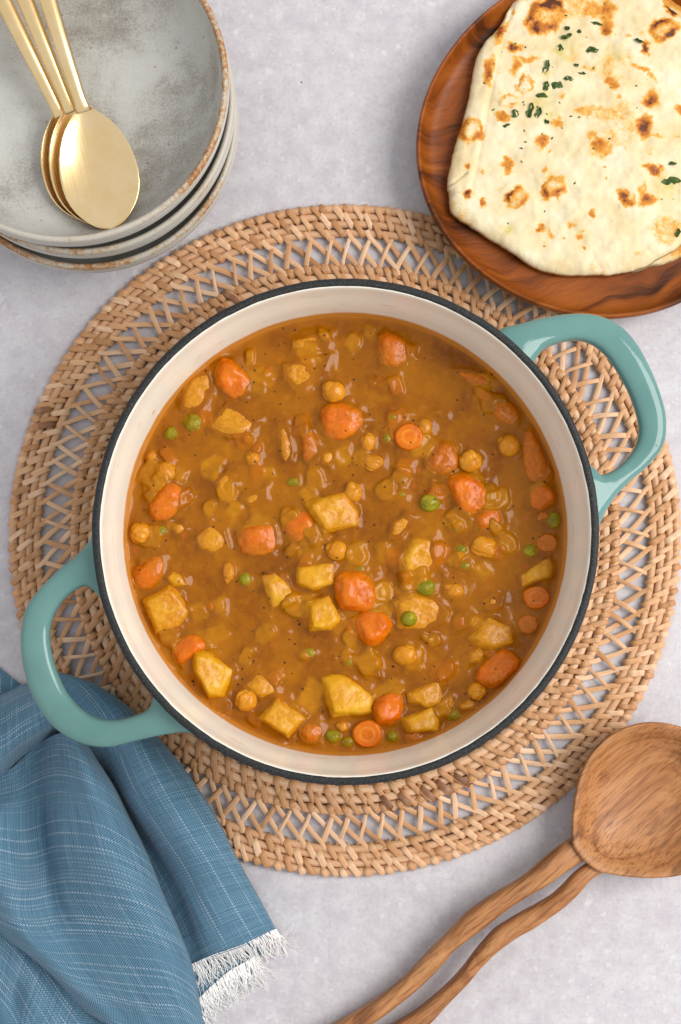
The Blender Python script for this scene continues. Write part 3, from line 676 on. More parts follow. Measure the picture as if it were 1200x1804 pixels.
# round pieces: kind, label, x, y, rx, ry, rise above the sauce as a share of the radius, coat
ROUND = [
 ('chickpea', 'round chickpea sitting on the big upper middle carrot chunk', 588, 690, 21, 19, .45, .20),
 ('chickpea', 'small chickpea alone in the upper left sauce', 445, 807, 14, 14, .2, .2),
 ('chickpea', 'chickpea above the oval carrot by the left wall', 293, 828, 18, 17, .35, .22),
 ('chickpea', 'small half sunken chickpea touching the left wall above the others', 266, 804, 11, 12, .15, .45),
 ('chickpea', 'leftmost large chickpea against the pot wall below the oval carrot', 247, 939, 20, 20, .5, .12),
 ('chickpea', 'chickpea half hidden behind the right end of the central potato block', 622, 868, 17, 18, .55, .4),
 ('chickpea', 'upright oval chickpea right of the big upper middle carrot', 649, 778, 14, 19, .3, .35),
 ('chickpea', 'flat oval chickpea below the upright oval one', 656, 814, 22, 15, .25, .5),
 ('chickpea', 'tan chickpea lump stuck to the round carrot slice', 748, 752, 15, 17, .25, .5),
 ('chickpea', 'clean round chickpea between the tomato lump and the carrot cylinder', 829, 813, 21, 20, .55, .08),
 ('chickpea', 'round chickpea near the right wall at two o\'clock', 896, 785, 20, 20, .4, .22),
 ('chickpea', 'largest bare chickpea right of the pale potato wedge', 852, 963, 24, 19, .5, .10),
 ('chickpea', 'chickpea by itself just below the central potato block', 594, 970, 20, 18, .45, .15),
 ('chickpea', 'glossy chickpea in front of the lower left potato chunk', 433, 1233, 20, 20, .6, .06),
 ('chickpea', 'narrow chickpea half left of the knobbly yellow potato', 403, 1008, 12, 19, .25, .4),
 ('chickpea', 'knobbly chickpea in open sauce below the lower carrot of the pair', 714, 1154, 23, 19, .45, .22),
 ('chickpea', 'sauce coated chickpea lump right of the big pea', 800, 1040, 20, 15, .2, .6),
 ('chickpea', 'chickpea at the lower right wall under the big carrot wedge', 840, 1218, 17, 16, .5, .2),
 ('chickpea', 'small chickpea at the bottom beside a pair of peas', 603, 1280, 11, 10, .4, .2),
 ('chickpea', 'tiny orange chickpea piece left of the lower right chickpea', 792, 1238, 9, 13, .3, .4),
 ('carrot', 'round carrot slice in the upper right half', 721, 770, 27, 25, .28, .20),
 ('carrot', 'flat carrot disc against the right wall', 945, 1052, 25, 22, .22, .22),
 ('carrot', 'sunken carrot slice below the flat carrot disc', 930, 1100, 20, 18, .10, .75),
 ('carrot', 'flat carrot disc at the very bottom of the stew', 647, 1293, 28, 26, .22, .25),
 ('carrot', 'carrot lump at the right wall above the greenish potato stick', 963, 957, 20, 17, .3, .45),
 ('carrot', 'brown carrot bit left of the pea at the right wall', 957, 912, 11, 11, .3, .6),
 ('pea', 'pea near the left wall in the upper left of the stew', 301, 763, 14, 13, .4, .08),
 ('pea', 'brownish half sunken pea under the coated potato wedge', 340, 744, 20, 18, .22, .62),
 ('pea', 'pea floating in the sauce above the central potato block', 517, 849, 13, 10, .3, .1),
 ('pea', 'pea between the leftmost chickpea and a tiny potato bit', 283, 935, 12, 11, .35, .0),
 ('pea', 'small pea above the round carrot slice', 693, 734, 10, 9, .3, .2),
 ('pea', 'faint pea left of the round carrot slice', 682, 772, 10, 12, .2, .4),
 ('pea', 'largest wrinkled pea, right of the central potato block', 757, 886, 18, 17, .6, .0),
 ('pea', 'oval pea left of the rounded carrot piece', 803, 929, 14, 11, .5, .05),
 ('pea', 'green pea wedged against the right wall below the carrot wedge', 976, 916, 14, 16, .5, .15),
 ('pea', 'dark pea next to the greenish potato stick', 934, 970, 14, 13, .4, .1),
 ('pea', 'sunken pea above the slim potato finger', 708, 872, 11, 9, .2, .3),
 ('pea', 'round pea with a dimple in the left half of the stew', 432, 1020, 12, 13, .5, .0),
 ('pea', 'half pea under the curved carrot piece', 515, 963, 13, 9, .35, .1),
 ('pea', 'pea in the lower middle sauce left of the chickpea', 545, 1150, 14, 10, .35, .15),
 ('pea', 'left pea of the pair at the bottom wall', 586, 1298, 15, 13, .4, .2),
 ('pea', 'right pea of the pair at the bottom wall', 613, 1308, 13, 11, .3, .4),
 ('pea', 'pea above the broad glazed potato chunk', 750, 1035, 18, 16, .6, .03),
 ('pea', 'pea resting on the broad glazed potato chunk', 720, 1090, 15, 14, .9, .03),
 ('pea', 'upper pea of the two left of the largest bare chickpea', 812, 969, 13, 12, .3, .12),
 ('pea', 'lower pea of the two left of the largest bare chickpea', 820, 996, 13, 10, .3, .18),
 ('pea', 'dim pea below the broad glazed potato chunk', 764, 1129, 11, 9, .2, .4),
 ('pea', 'olive pea by the wall beside the front golden potato', 799, 1260, 13, 11, .35, .4),
 ('pea', 'pea between the bottom carrot disc and the front golden potato', 691, 1297, 12, 12, .35, .25),
 ('pea', 'sunken pea above the large bottom potato block', 616, 1166, 10, 12, .15, .4),
 ('pea', 'pea sliver squeezed behind the upper carrot of the pair', 633, 1003, 15, 8, .4, .1),
 ('pea', 'tiny pea right of the carrot pair', 667, 1046, 7, 9, .3, .1),
]
FOOD = {'carrot': M_CARROT, 'potato': M_POTATO, 'chickpea': M_CHICKPEA, 'pea': M_PEA, 'tomato': M_TOMATO}
GROUP = {'carrot': 'carrot pieces in the stew', 'potato': 'potato pieces in the stew', 'chickpea': 'chickpeas in the stew', 'pea': 'green peas in the stew', 'tomato': 'tomato pieces in the stew'}
NAME = {'carrot': 'carrot_piece', 'potato': 'potato_piece', 'chickpea': 'chickpea', 'pea': 'green_pea', 'tomato': 'tomato_piece'}
CATG = {'carrot': 'carrot', 'potato': 'potato', 'chickpea': 'chickpea', 'pea': 'pea', 'tomato': 'tomato'}

SR = 0.1153
N = 470
g = np.linspace(-1, 1, N); U, V = np.meshgrid(g, g, indexing='ij')
GX = PX + SR * U * np.sqrt(1 - V * V / 2); GY = PY + SR * V * np.sqrt(1 - U * U / 2)
GP = np.c_[GX.ravel(), GY.ravel()]
HS = np.zeros(len(GP))

def poly_sdf(p, P):
    """signed distance (inside negative) from points p (n,2) to polygon P"""
    d = np.full(len(p), 1e9); ins = np.zeros(len(p), bool)
    for i in range(len(P)):
        a, b = P[i], P[(i + 1) % len(P)]; e = b - a; w = p - a
        t = np.clip((w @ e) / (e @ e), 0, 1); d = np.minimum(d, ((w - t[:, None] * e) ** 2).sum(1))
        c = ((a[1] <= p[:, 1]) != (b[1] <= p[:, 1])); 
        with np.errstate(divide='ignore', invalid='ignore'): x = a[0] + (p[:, 1] - a[1]) * e[0] / e[1]
        ins ^= c & (p[:, 0] < x)
    d = np.sqrt(d); return np.where(ins, -d, d)

def raise_sauce(P, amp, lam=0.0027):
    lo, hi = P.min(0) - 0.012, P.max(0) + 0.012
    k = np.where((GP[:, 0] > lo[0]) & (GP[:, 0] < hi[0]) & (GP[:, 1] > lo[1]) & (GP[:, 1] < hi[1]))[0]
    d = np.maximum(poly_sdf(GP[k], P), 0)
    wob = 1 + 0.55 * vnoise(GP[k], 260, 5)
    HS[k] = np.maximum(HS[k], amp * np.exp(-d / (lam * np.clip(wob, 0.4, 1.7))))

pend = []
def food_obj(kind, label, me, loc):
    o = link(NAME[kind], me, None, loc); tag(o, label, CATG[kind], GROUP[kind])
    if kind == 'tomato' or kind in FOOD: pass
    return o

def chunk(idx, kind, label, outline, h, ins, coat, tilt):
    h *= 0.00082
    P = np.array([at(x, y, ZS + 0.0015)[:2] for x, y in outline]); c = P.mean(0)
    if kind != 'potato': P = closed_curve(P, 12)
    coat = min(0.85, coat + (0.20 if kind == 'potato' else 0.12))
    raise_sauce(P, 0.0017 + 0.13 * h)
    rr = random.Random(idx * 13 + 5)
    pts = []
    size = np.sqrt(abs(np.sum(P[:, 0] * np.roll(P[:, 1], -1) - np.roll(P[:, 0], -1) * P[:, 1])) / 2)
    for q in P:
        d = q - c
        pts.append((*(c + d * 0.93), -0.5 * size)); pts.append((*(c + d * 1.09), 0.0006))
        pts.append((*(c + d * (1.05 - 0.25 * (1 - ins))), 0.55 * h))
        t = c + d * (ins + rr.uniform(-0.03, 0.03)); dz = np.clip((d[0] * tilt[0] + d[1] * tilt[1]) * -0.10 * ins * 1.6, -0.5 * h, 0.28 * h)
        pts.append((*t, h * rr.uniform(0.93, 1.04) + dz))
    bm = bmesh.new()
    for p in pts: bm.verts.new((p[0] - c[0], p[1] - c[1], p[2]))
    r = bmesh.ops.convex_hull(bm, input=bm.verts)
    junk = list({e for e in r['geom_interior'] + r['geom_unused'] if isinstance(e, bmesh.types.BMVert)})
    bmesh.ops.delete(bm, geom=junk, context='VERTS')
    me = bpy.data.meshes.new(NAME[kind]); bm.to_mesh(me); bm.free()
    o = food_obj(kind, label, me, (c[0], c[1], ZS))
    m1 = o.modifiers.new('r', 'REMESH'); m1.mode = 'VOXEL'; m1.voxel_size = 0.00075; m1.use_smooth_shade = True
    m2 = o.modifiers.new('s', 'SMOOTH'); m2.factor = 0.5; m2.iterations = 8 if kind == 'potato' else 11
    pend.append((o, kind, coat, idx, h))

for i, p in enumerate(POLY): chunk(i, *p)
dg = bpy.context.evaluated_depsgraph_get()
for o, kind, coat, idx, h in pend:
    me = bpy.data.meshes.new_from_object(o.evaluated_get(dg)); old = o.data
    o.modifiers.clear(); o.data = me; bpy.data.meshes.remove(old); me.name = NAME[kind]
    n = len(me.vertices); co = np.empty(n * 3); me.vertices.foreach_get('co', co); co = co.reshape(-1, 3)
    no = np.empty(n * 3); me.vertices.foreach_get('normal', no); no = no.reshape(-1, 3)
    disp = 0.00042 * fbm(co + idx * 0.1, 230, 3, idx) * (0.7 if kind == 'potato' else 1) + (0.0004 if kind == 'potato' else 0.0007) * vnoise(co + idx * 0.07, 85, idx + 3)
    co += no * disp[:, None]; me.vertices.foreach_set('co', co.ravel())
    low = np.clip(1 - (co[:, 2] - 0.0012) / 0.0046, 0, 1)
    cv = np.clip(coat + 0.75 * low ** 1.5 * (1 - coat), 0, 1)
    a = me.attributes.new('coat', 'FLOAT', 'POINT'); a.data.foreach_set('value', cv.astype(np.float32))
    me.polygons.foreach_set('use_smooth', [True] * len(me.polygons))
    me.materials.clear(); me.materials.append(FOOD[kind]); me.update()

def ball(subdiv):
    bm = bmesh.new(); bmesh.ops.create_icosphere(bm, subdivisions=subdiv, radius=1.0)
    v = np.array([x.co[:] for x in bm.verts]); f = [tuple(y.index for y in x.verts) for x in bm.faces]; bm.free(); return v, f
BV, BF = ball(5)
for i, (kind, label, px, py, rx, ry, rise, coat) in enumerate(ROUND):
    c0 = at(px, py, ZS + 0.002); sc = np.linalg.norm(at(px + 100, py, ZS) - at(px, py, ZS)) / 100
    a, b = rx * sc, ry * sc; rz = 0.9 * min(a, b) if kind != 'carrot' else 0.62 * min(a, b)
    if kind == 'pea' and 'resting' in label: zc = ZS + 0.0052
    else: zc = ZS + (rise - 0.34) * rz * 0.9
    if kind == 'chickpea' and 'sitting on' in label: zc += 0.001
    t = np.linspace(0, 2 * math.pi, 28, endpoint=False)
    if rise < 0.8: raise_sauce(np.c_[c0[0] + 0.94 * a * np.cos(t), c0[1] + 0.94 * b * np.sin(t)], 0.0011 + 0.0007 * rise)
    v = BV.copy(); rr = random.Random(i * 7 + 1)
    if kind == 'chickpea':
        d = Vector((rr.uniform(-1, 1), rr.uniform(-1, 1), rr.uniform(-0.1, 0.6))).normalized()
        k = v @ np.array(d); v *= (1 + 0.22 * np.exp(-((1 - k) / 0.10)) - 0.08 * np.exp(-((1 - k - 0.28) / 0.12) ** 2))[:, None]
        e = Vector((rr.uniform(-1, 1), rr.uniform(-1, 1), 0.3)).cross(d).normalized()
        v *= (1 - 0.10 * np.exp(-((v @ np.array(e)) / 0.13) ** 2) * (v @ np.array(d) > -0.1))[:, None]
        v *= (1 + 0.05 * fbm(v + i, 1.6, 2, i))[:, None]
    elif kind == 'pea':
        v *= (1 + 0.055 * fbm(v + i, 1.9, 3, i))[:, None]
        d = np.array(Vector((rr.uniform(-1, 1), rr.uniform(-1, 1), rr.uniform(0.5, 1.2))).normalized())
        v *= (1 - 0.13 * np.exp(-((1 - v @ d) / 0.07)) )[:, None]
    else:
        flat = np.sign(v[:, 2]) * np.minimum(np.abs(v[:, 2]) * 1.5, 0.78 + 0.1 * np.abs(v[:, 2])); v[:, 2] = flat
        v *= (1 + 0.05 * fbm(v + i, 1.5, 3, i))[:, None]
    v = v * np.array([a, b, rz])
    low = np.clip(1 - (v[:, 2] + zc - ZS - 0.0012) / 0.0032, 0, 1)
    me = make_mesh(NAME[kind], v, BF, FOOD[kind], True, {'coat': np.clip(coat + 0.7 * low ** 1.5 * (1 - coat), 0, 1), 'core': (kind == 'carrot') * (v[:, 2] > 0) * np.exp(-((np.hypot(v[:, 0] / a, v[:, 1] / b) - 0.45) / 0.09) ** 2)})
    food_obj(kind, label, me, (c0[0], c0[1], zc))

# pieces sunk under the skin of the sauce: they lift it and show through
GOLD = np.zeros(len(GP)); WARM = np.zeros(len(GP))
for k in range(120):
    a_, r_ = rng.uniform(0, 2 * math.pi), SR * 0.95 * math.sqrt(rng.uniform(0, 1)); q = np.array([PX + r_ * math.cos(a_), PY + r_ * math.sin(a_)])
    w = rng.uniform(0.0028, 0.0078); tn = rng.uniform(0, 3.14); D_ = GP - q; st = rng.uniform(0.6, 1.0)
    X_, Y_ = D_[:, 0] * math.cos(tn) + D_[:, 1] * math.sin(tn), (-D_[:, 0] * math.sin(tn) + D_[:, 1] * math.cos(tn)) / st
    pw = rng.choice([2.0, 3.0, 4.5]); d = (np.abs(X_) ** pw + np.abs(Y_) ** pw) ** (1 / pw); d = d * (1 + 0.22 * vnoise(GP, 210, 60 + k % 7))
    m_ = 1 / (1 + np.exp((d - w) / 0.00055)); HS += rng.uniform(0.0006, 0.0019) * m_ * (1 + 0.25 * X_ / w)
    if rng.uniform() < 0.76: GOLD = np.maximum(GOLD, m_ * rng.uniform(0.35, 0.9))
    else: WARM = np.maximum(WARM, m_ * rng.uniform(0.35, 0.9))
for k in range(60):
    a_, r_ = rng.uniform(0, 2 * math.pi), SR * 0.97 * math.sqrt(rng.uniform(0, 1)); q = np.array([PX + r_ * math.cos(a_), PY + r_ * math.sin(a_)])
    w = rng.uniform(0.0015, 0.0045); d = np.linalg.norm((GP - q) * np.array([1, rng.uniform(0.6, 1.6)]), axis=1)
    HS += rng.uniform(0.0003, 0.0011) * np.exp(-(d / w) ** 2)
zone = 0.35 + 1.15 * smoothstep(vnoise(GP, 26, 9), -0.15, 0.55)
HS += zone * (0.00036 * fbm(GP, 80, 2, 2) + 0.00003 * vnoise(GP, 300, 4)) + 0.00055 * vnoise(GP, 36, 8)
rad = np.hypot(GP[:, 0] - PX, GP[:, 1] - PY)
HS += 0.0012 * np.exp(-(SR - rad) / 0.0016) * (1 + 0.5 * vnoise(GP, 120, 21))
oil = np.clip(np.exp(-(SR - rad) / 0.0012), 0, 1)
v = np.c_[GP, ZS + HS]
stew = thing('stew', 'glossy orange brown curry sauce filling the teal pot', 'stew', (PX, PY, ZS))
obj('sauce', v, grid_faces(N, N), M_SAUCE, stew, True, {'oil': oil, 'gold': GOLD, 'warm': WARM})
# loose ground pepper on the sauce
vs, fs = [], []
for k in range(170):
    a_, r_ = rng.uniform(0, 2 * math.pi), SR * 0.98 * math.sqrt(rng.uniform(0, 1)); q = np.array([PX + r_ * math.cos(a_), PY + r_ * math.sin(a_)])
    j = np.argmin(((GP - q) ** 2).sum(1)); s = rng.uniform(0.00022, 0.00055) * (1.6 if k % 9 == 0 else 1); b = len(vs) * 6
    o6 = np.array([(1, 0, 0), (-1, 0, 0), (0, 1, 0), (0, -1, 0), (0, 0, 1), (0, 0, -1)]) * s * rng.uniform(0.6, 1.3, (6, 3))
    vs.append(o6 + np.array([*q, ZS + HS[j] + 0.3 * s]))
    fs += [tuple(b + t for t in q_) for q_ in ((0, 2, 4), (2, 1, 4), (1, 3, 4), (3, 0, 4), (2, 0, 5), (1, 2, 5), (3, 1, 5), (0, 3, 5))]
o = obj('ground_pepper', np.vstack(vs), fs, M_PEPPER, stew, False); o['kind'] = 'stuff'

# ------------------------------------------------------------------ stacked bowls
B1 = fit_circle([(360,0),(390,56),(406,124),(399,195),(375,259),(330,326),(262,386),(187,424),(124,436),(56,424),(0,403)])
B2 = fit_circle([(416,161),(411,225),(390,277),(337,356),(270,412),(187,450),(157,457),(75,442),(0,409)])
B3 = fit_circle([(422,210),(409,285),(375,352),(319,416),(262,454),(187,476),(124,476),(56,457),(0,426)])
BOWL_Z = (0.100, 0.0775, 0.054)
def bowl(circ, zr, label, wob, worn, weark=1.0):
    c = at(circ[0], circ[1], zr); e = at(circ[0] + circ[2], circ[1], zr); rad = np.linalg.norm(e - c)
    zb = zr - 0.0535
    b = thing('stoneware_bowl', label, 'bowl', (c[0], c[1], zb), 'grey stoneware bowls in one stack')
    k = rad
    inner = [(k - 0.0034, zr - 0.0014), (k - 0.0046, zr - 0.0065), (k - 0.0078, zr - 0.0145), (k - 0.0150, zr - 0.0225), (k - 0.027, zr - 0.0280), (k - 0.042, zr - 0.0303), (k * 0.25, zr - 0.0310), (0, zr - 0.0310)]
    outer = [(k - 0.0001, zr - 0.0022), (k + 0.0001, zr - 0.0070), (k - 0.0006, zr - 0.0130), (k - 0.0032, zr - 0.0200), (k - 0.0090, zr - 0.0280), (k - 0.019, zr - 0.0345), (k - 0.031, zr - 0.0385), (k - 0.038, zr - 0.0425), (k - 0.041, zb), (k - 0.045, zb), (k - 0.047, zr - 0.044), (0, zr - 0.0435)]
    rim = [(k - 0.0036, zr - 0.0026), (k - 0.0032, zr - 0.0009), (k - 0.0022, zr), (k - 0.0012, zr - 0.0001), (k - 0.0003, zr - 0.0010), (k + 0.0001, zr - 0.0026)]
    for nm, pr, m, flip in (('inside_glaze', catmull(np.array(inner), 50), M_WARE, True), ('outer_wall', catmull(np.array(outer), 56), M_SIDE, False), ('brown_rim', catmull(np.array(rim), 14), M_BRIM, True)):
        v, f = lathe(pr, 200, c[0], c[1])
        a = np.arctan2(v[:, 1] - c[1], v[:, 0] - c[0]); r_ = np.hypot(v[:, 0] - c[0], v[:, 1] - c[1]); w = (r_ / k) ** 2
        q = wob + np.zeros(len(v))
        v[:, 2] += w * (0.0009 * np.sin(2 * a + wob) + 0.0005 * np.sin(3 * a + 2 * wob)); s = 1 + 0.004 * w / np.maximum(1, 1) * np.sin(2 * a + 1.7 * wob)
        v[:, 0] = c[0] + (v[:, 0] - c[0]) * s; v[:, 1] = c[1] + (v[:, 1] - c[1]) * s
        obj(nm, v, f[:, ::-1] if flip else f, m, b, True, {'worn': np.clip(0.42 + 0.62 * np.cos(a - worn), 0, 1) * weark})
    return b, c, k
bowl_top, BC, BK = bowl(B1, BOWL_Z[0], 'topmost grey mottled bowl of the stack, holding three brass spoons', 0.3, 0.45)
bowl(B2, BOWL_Z[1], 'middle grey bowl of the stack, only its pale side and rim showing', 1.6, -2.6, 0.8)
bowl(B3, BOWL_Z[2], 'lowest grey bowl of the stack, standing on the stone table', 2.7, -1.9, 0.8)

# ------------------------------------------------------------------ brass spoons
HEAD = [(0.0, .0042), (.010, .0062), (.020, .0120), (.060, .0172), (.130, .0200), (.24, .0222), (.36, .0236), (.48, .0237), (.60, .0227), (.72, .0205), (.82, .0176), (.90, .0138), (.955, .0098), (.985, .0058), (1.0, .0008)]
def brass_spoon(neck, tip, hand, zn, zt, zh, label, roll=0.0, wk=1.0):
    A, T, E = at(*neck, zn), at(*tip, zt), at(*hand, zh)
    s = thing('brass_spoon', label, 'spoon', tuple(A), 'brass spoons lying in the top bowl')
    L = np.linalg.norm(T - A); X = (T - A) / L; Y = np.cross([0, 0, 1], X); Y /= np.linalg.norm(Y); Zv = np.cross(X, Y)
    c, si = math.cos(roll), math.sin(roll); Y, Zv = Y * c + Zv * si, Zv * c - Y * si
    us = np.array([0, .012, .03, .06, .1, .15, .21, .28, .36, .44, .52, .6, .68, .75, .81, .86, .9, .935, .96, .98, .992, 1.0])
    xs = [0, .08, .16, .28, .42, .56, .70, .82, .90, .95, 1.0]; xs = [-x for x in xs[::-1]] + xs[1:]; xs = np.array(xs)
    hw = np.interp(us, [0, .03, .07, .13, .19, .26, .33, .41, .52, .64, .73, .82, .88, .93, .965, .988, 1.0], np.array([.0031, .0044, .0074, .0112, .0140, .0163, .0181, .0194, .0202, .0202, .0188, .0160, .0132, .0100, .0072, .0042, .0004])) * wk
    vv, ga, gb = [], [], []
    for side in (1, -1):
        for u, h in zip(us, hw):
            for x in xs:
                dep = -0.0060 * (1 - x * x) * math.sin(math.pi * min(max(u * 0.96 + 0.02, 0), 1)) ** 0.8
                lift = 0.0026 * (abs(u - 0.5) * 2) ** 3 * (1 if u < 0.5 else 0.3)
                z = dep + lift - (0.0 if side == 1 else 0.0011)
                vv.append(A + X * (u * L) + Y * (x * h) + Zv * z); ga.append(u * L * 0.3); gb.append(x * h)
    m = len(us) * len(xs); gf = grid_faces(len(us), len(xs)); f = [tuple(q) for q in gf] + [tuple(q + m)[::-1] for q in gf]
    nu, nx = len(us), len(xs)
    ring = [(i, 0) for i in range(nu)] + [(nu - 1, j) for j in range(1, nx)] + [(i, nx - 1) for i in range(nu - 2, -1, -1)] + [(0, j) for j in range(nx - 2, 0, -1)]
    idx = [i * nx + j for i, j in ring]
    for a, b in zip(idx, idx[1:] + idx[:1]): f.append((a, b, b + m, a + m)[::-1])
    v = np.array(vv); o = obj('spoon_bowl', v, f, M_BRASS, s, True, {'ga': ga, 'gb': gb})
    # handle
    D = E - A; LH = np.linalg.norm(D); n, k = 34, 16; vv, ga, gb = [], [], []
    for i in range(n):
        t = i / (n - 1); p = A + X * 0.0035 * (1 - t) + D * t + np.array([0, 0, 0.0026 + 0.0045 * math.sin(math.pi * t) * (1 - t)])
        w = np.interp(t, [0, .06, .2, .6, .93, .98, 1], [.0038, .0034, .0037, .0045, .0055, .0046, .002]) ; h = np.interp(t, [0, .08, .3, 1], [.0014, .0026, .0030, .0022])
        d2 = D / LH; y2 = np.cross([0, 0, 1], d2); y2 /= np.linalg.norm(y2); z2 = np.cross(d2, y2)
        for j in range(k):
            a = 2 * math.pi * j / k; ex = 1.0; ca, sa = math.cos(a), math.sin(a)
            vv.append(p + y2 * w * abs(ca) ** ex * math.copysign(1, ca) + z2 * h * abs(sa) ** ex * math.copysign(1, sa)); ga.append(t * LH); gb.append(w * ca)
    f = [tuple(q)[::-1] for q in grid_faces(n, k, False, True)] + [tuple(range(k)), tuple(range((n - 1) * k, n * k))[::-1]]
    obj('handle', np.array(vv), f, M_BRASS, s, True, {'ga': ga, 'gb': gb})
brass_spoon((147, 189), (197, 403), (38, -150), .0862, .0856, .1075, 'front brass spoon, uppermost of three, its whole bowl in view')
brass_spoon((125, 189), (184, 396), (-32, -190), .0820, .0812, .1060, 'middle brass spoon, nested under the front one with a thin edge showing')
brass_spoon((106, 196), (174, 389), (-75, -160), .0778, .0772, .1050, 'rear brass spoon, lowest of the three with its handle furthest from the rest')

# ------------------------------------------------------------------ wooden plate
pl_pts = [(879,0),(825,46),(775,104),(745,185),(735,250),(750,358),(796,442),(875,504),(992,550),(1067,566),(1200,533)]
PCc = fit_circle(pl_pts)
plate_out = [(735,250),(740,305),(752,360),(771,403),(797,443),(832,477),(875,505),(930,530),(992,551),(1067,565),(1135,557),(1200,533),(1262,492),(1318,430),(1352,360),(1368,280),(1362,195),(1335,115),(1290,45),(1230,-10),(1160,-50),(1080,-68),(1000,-58),(930,-30),(879,2),(825,46),(775,106),(746,182)]
RIMZ = 0.0235
PLC = at(1058, 245, 0.012)
def tilt_z(x, y):
    """the plate leans on the placemat edge at its lower left"""
    d = ((x - PLC[0]) * -0.6 + (y - PLC[1]) * -0.8); return 0.0048 + d * 0.045
po = closed_curve([at(x, y, RIMZ)[:2] for x, y in plate_out], 240); pc = po.mean(0)
an_ = np.arctan2(po[:, 1] - pc[1], po[:, 0] - pc[0]); o_ = np.argsort(an_); th_ = np.linspace(-math.pi, math.pi, 240, endpoint=False)
rr_ = np.interp(th_, an_[o_], np.hypot(po[:, 0] - pc[0], po[:, 1] - pc[1])[o_], period=2 * math.pi); F_ = np.fft.rfft(rr_); F_[5:] = 0; rr_ = np.fft.irfft(F_, 240)
po = np.c_[pc[0] + rr_ * np.cos(th_), pc[1] + rr_ * np.sin(th_)]
pc = po.mean(0)
plate = thing('wooden_plate', 'round reddish brown wooden plate holding two flatbreads, its edge over the placemat', 'plate', (pc[0], pc[1], 0.004))
top = [(1.0, .0150), (.9985, .0178), (.992, .0190), (.982, .0190), (.974, .0178), (.962, .0140), (.945, .0105), (.91, .0078), (.85, .0066), (.7, .0060), (.4, .0058), (.0, .0058)]
top = catmull(np.array(top), 46); bot = catmull(np.array([(1.0, .0150), (.992, .0115), (.96, .0060), (.90, .0020), (.80, .0004), (.6, 0.0), (0.0, 0.0)]), 30)
vv = np.concatenate([np.concatenate([pc + (po[:, None] - pc) * t[None, :, :1], np.repeat(t[None, :, 1:], len(po), 0)], 2) for t in (bot[::-1], top[1:])], 1)
nn = vv.shape[1]; vv = vv.reshape(-1, 3); vv[:, 2] += tilt_z(vv[:, 0], vv[:, 1])
obj('plate_body', vv, grid_faces(len(po), nn, True, False), M_PLATE, plate)

# ------------------------------------------------------------------ flatbreads
CHAR = [  # x, y, rx, ry, turn, strength, ring   (pixels of the 2.4x view of the upper right corner)
 (625,75,78,58,-25,1.0,1),(865,45,55,38,0,.95,0),(885,110,32,42,0,1.05,0),(800,45,24,36,0,.6,0),(435,150,22,60,18,.95,0),(385,315,24,62,10,.95,0),(495,215,28,22,0,1.05,0),(555,265,38,18,-10,.95,0),(495,295,22,40,15,.8,0),
 (535,365,26,38,10,.55,1),(310,568,44,46,30,.95,1),(470,438,34,24,-20,.45,1),(445,508,40,20,0,.7,0),(668,525,24,24,0,.75,0),(608,612,26,34,30,.75,0),(460,714,26,36,10,1.0,0),(284,723,15,14,0,.85,0),(296,835,15,26,10,.95,0),(358,877,22,21,0,.95,0),
 (498,852,36,48,30,.85,1),(498,852,22,34,30,.6,0),(622,832,26,34,0,.75,0),(655,810,34,46,35,.8,1),(795,482,62,24,0,.8,0),(850,475,22,14,0,.6,0),(858,632,44,42,0,.95,0),(812,585,26,28,0,.7,0),(898,362,32,22,40,.75,0),(1010,292,48,16,20,.7,0),(1065,325,60,11,48,.55,0),
 (1064,425,38,44,0,.9,0),(1040,545,34,50,10,1.0,0),(1095,590,48,12,5,.7,0),(1172,590,24,10,10,.5,0),(1080,728,42,26,20,1.1,0),(955,842,30,44,-25,.9,0),(1045,862,52,24,-20,.9,0),(1030,810,14,50,12,.55,0),(1130,132,62,42,-25,1.0,1),(1050,212,18,30,0,1.2,0),(970,156,17,22,0,.75,0),
 (1158,32,30,38,-30,1.45,0),(1190,476,24,18,0,.7,0),(826,920,15,26,10,.8,0),(730,963,19,18,0,.75,0),(598,972,22,22,30,.9,0),(636,1006,14,15,0,.75,0),(770,1006,18,12,0,.65,0),(615,1047,11,9,0,.8,0),(782,1054,10,10,0,.75,0),(360,746,9,9,0,.5,0),(628,738,18,13,0,.5,0),(870,718,11,9,0,.7,0),
 (876,766,8,10,0,.6,0),(410,810,40,7,-5,.4,0),(735,245,26,36,0,.4,0),(688,405,22,14,0,.4,0),(1000,1085,18,12,0,.4,0),(812,297,40,16,10,.45,0),(922,415,16,10,0,.5,0),(712,1028,7,7,0,.6,0),(635,658,14,12,0,.5,0),(1055,655,18,26,0,.45,0),(925,160,14,10,0,.4,0),(480,70,12,24,20,.6,0),(536,5,30,8,0,.6,0),(690,650,12,40,0,.0,0)]
OILP = [(700,220,60),(620,430,35),(580,470,40),(1140,805,50),(465,985,28),(925,250,35),(765,1008,24),(640,500,30),(630,330,25),(1180,980,30)]
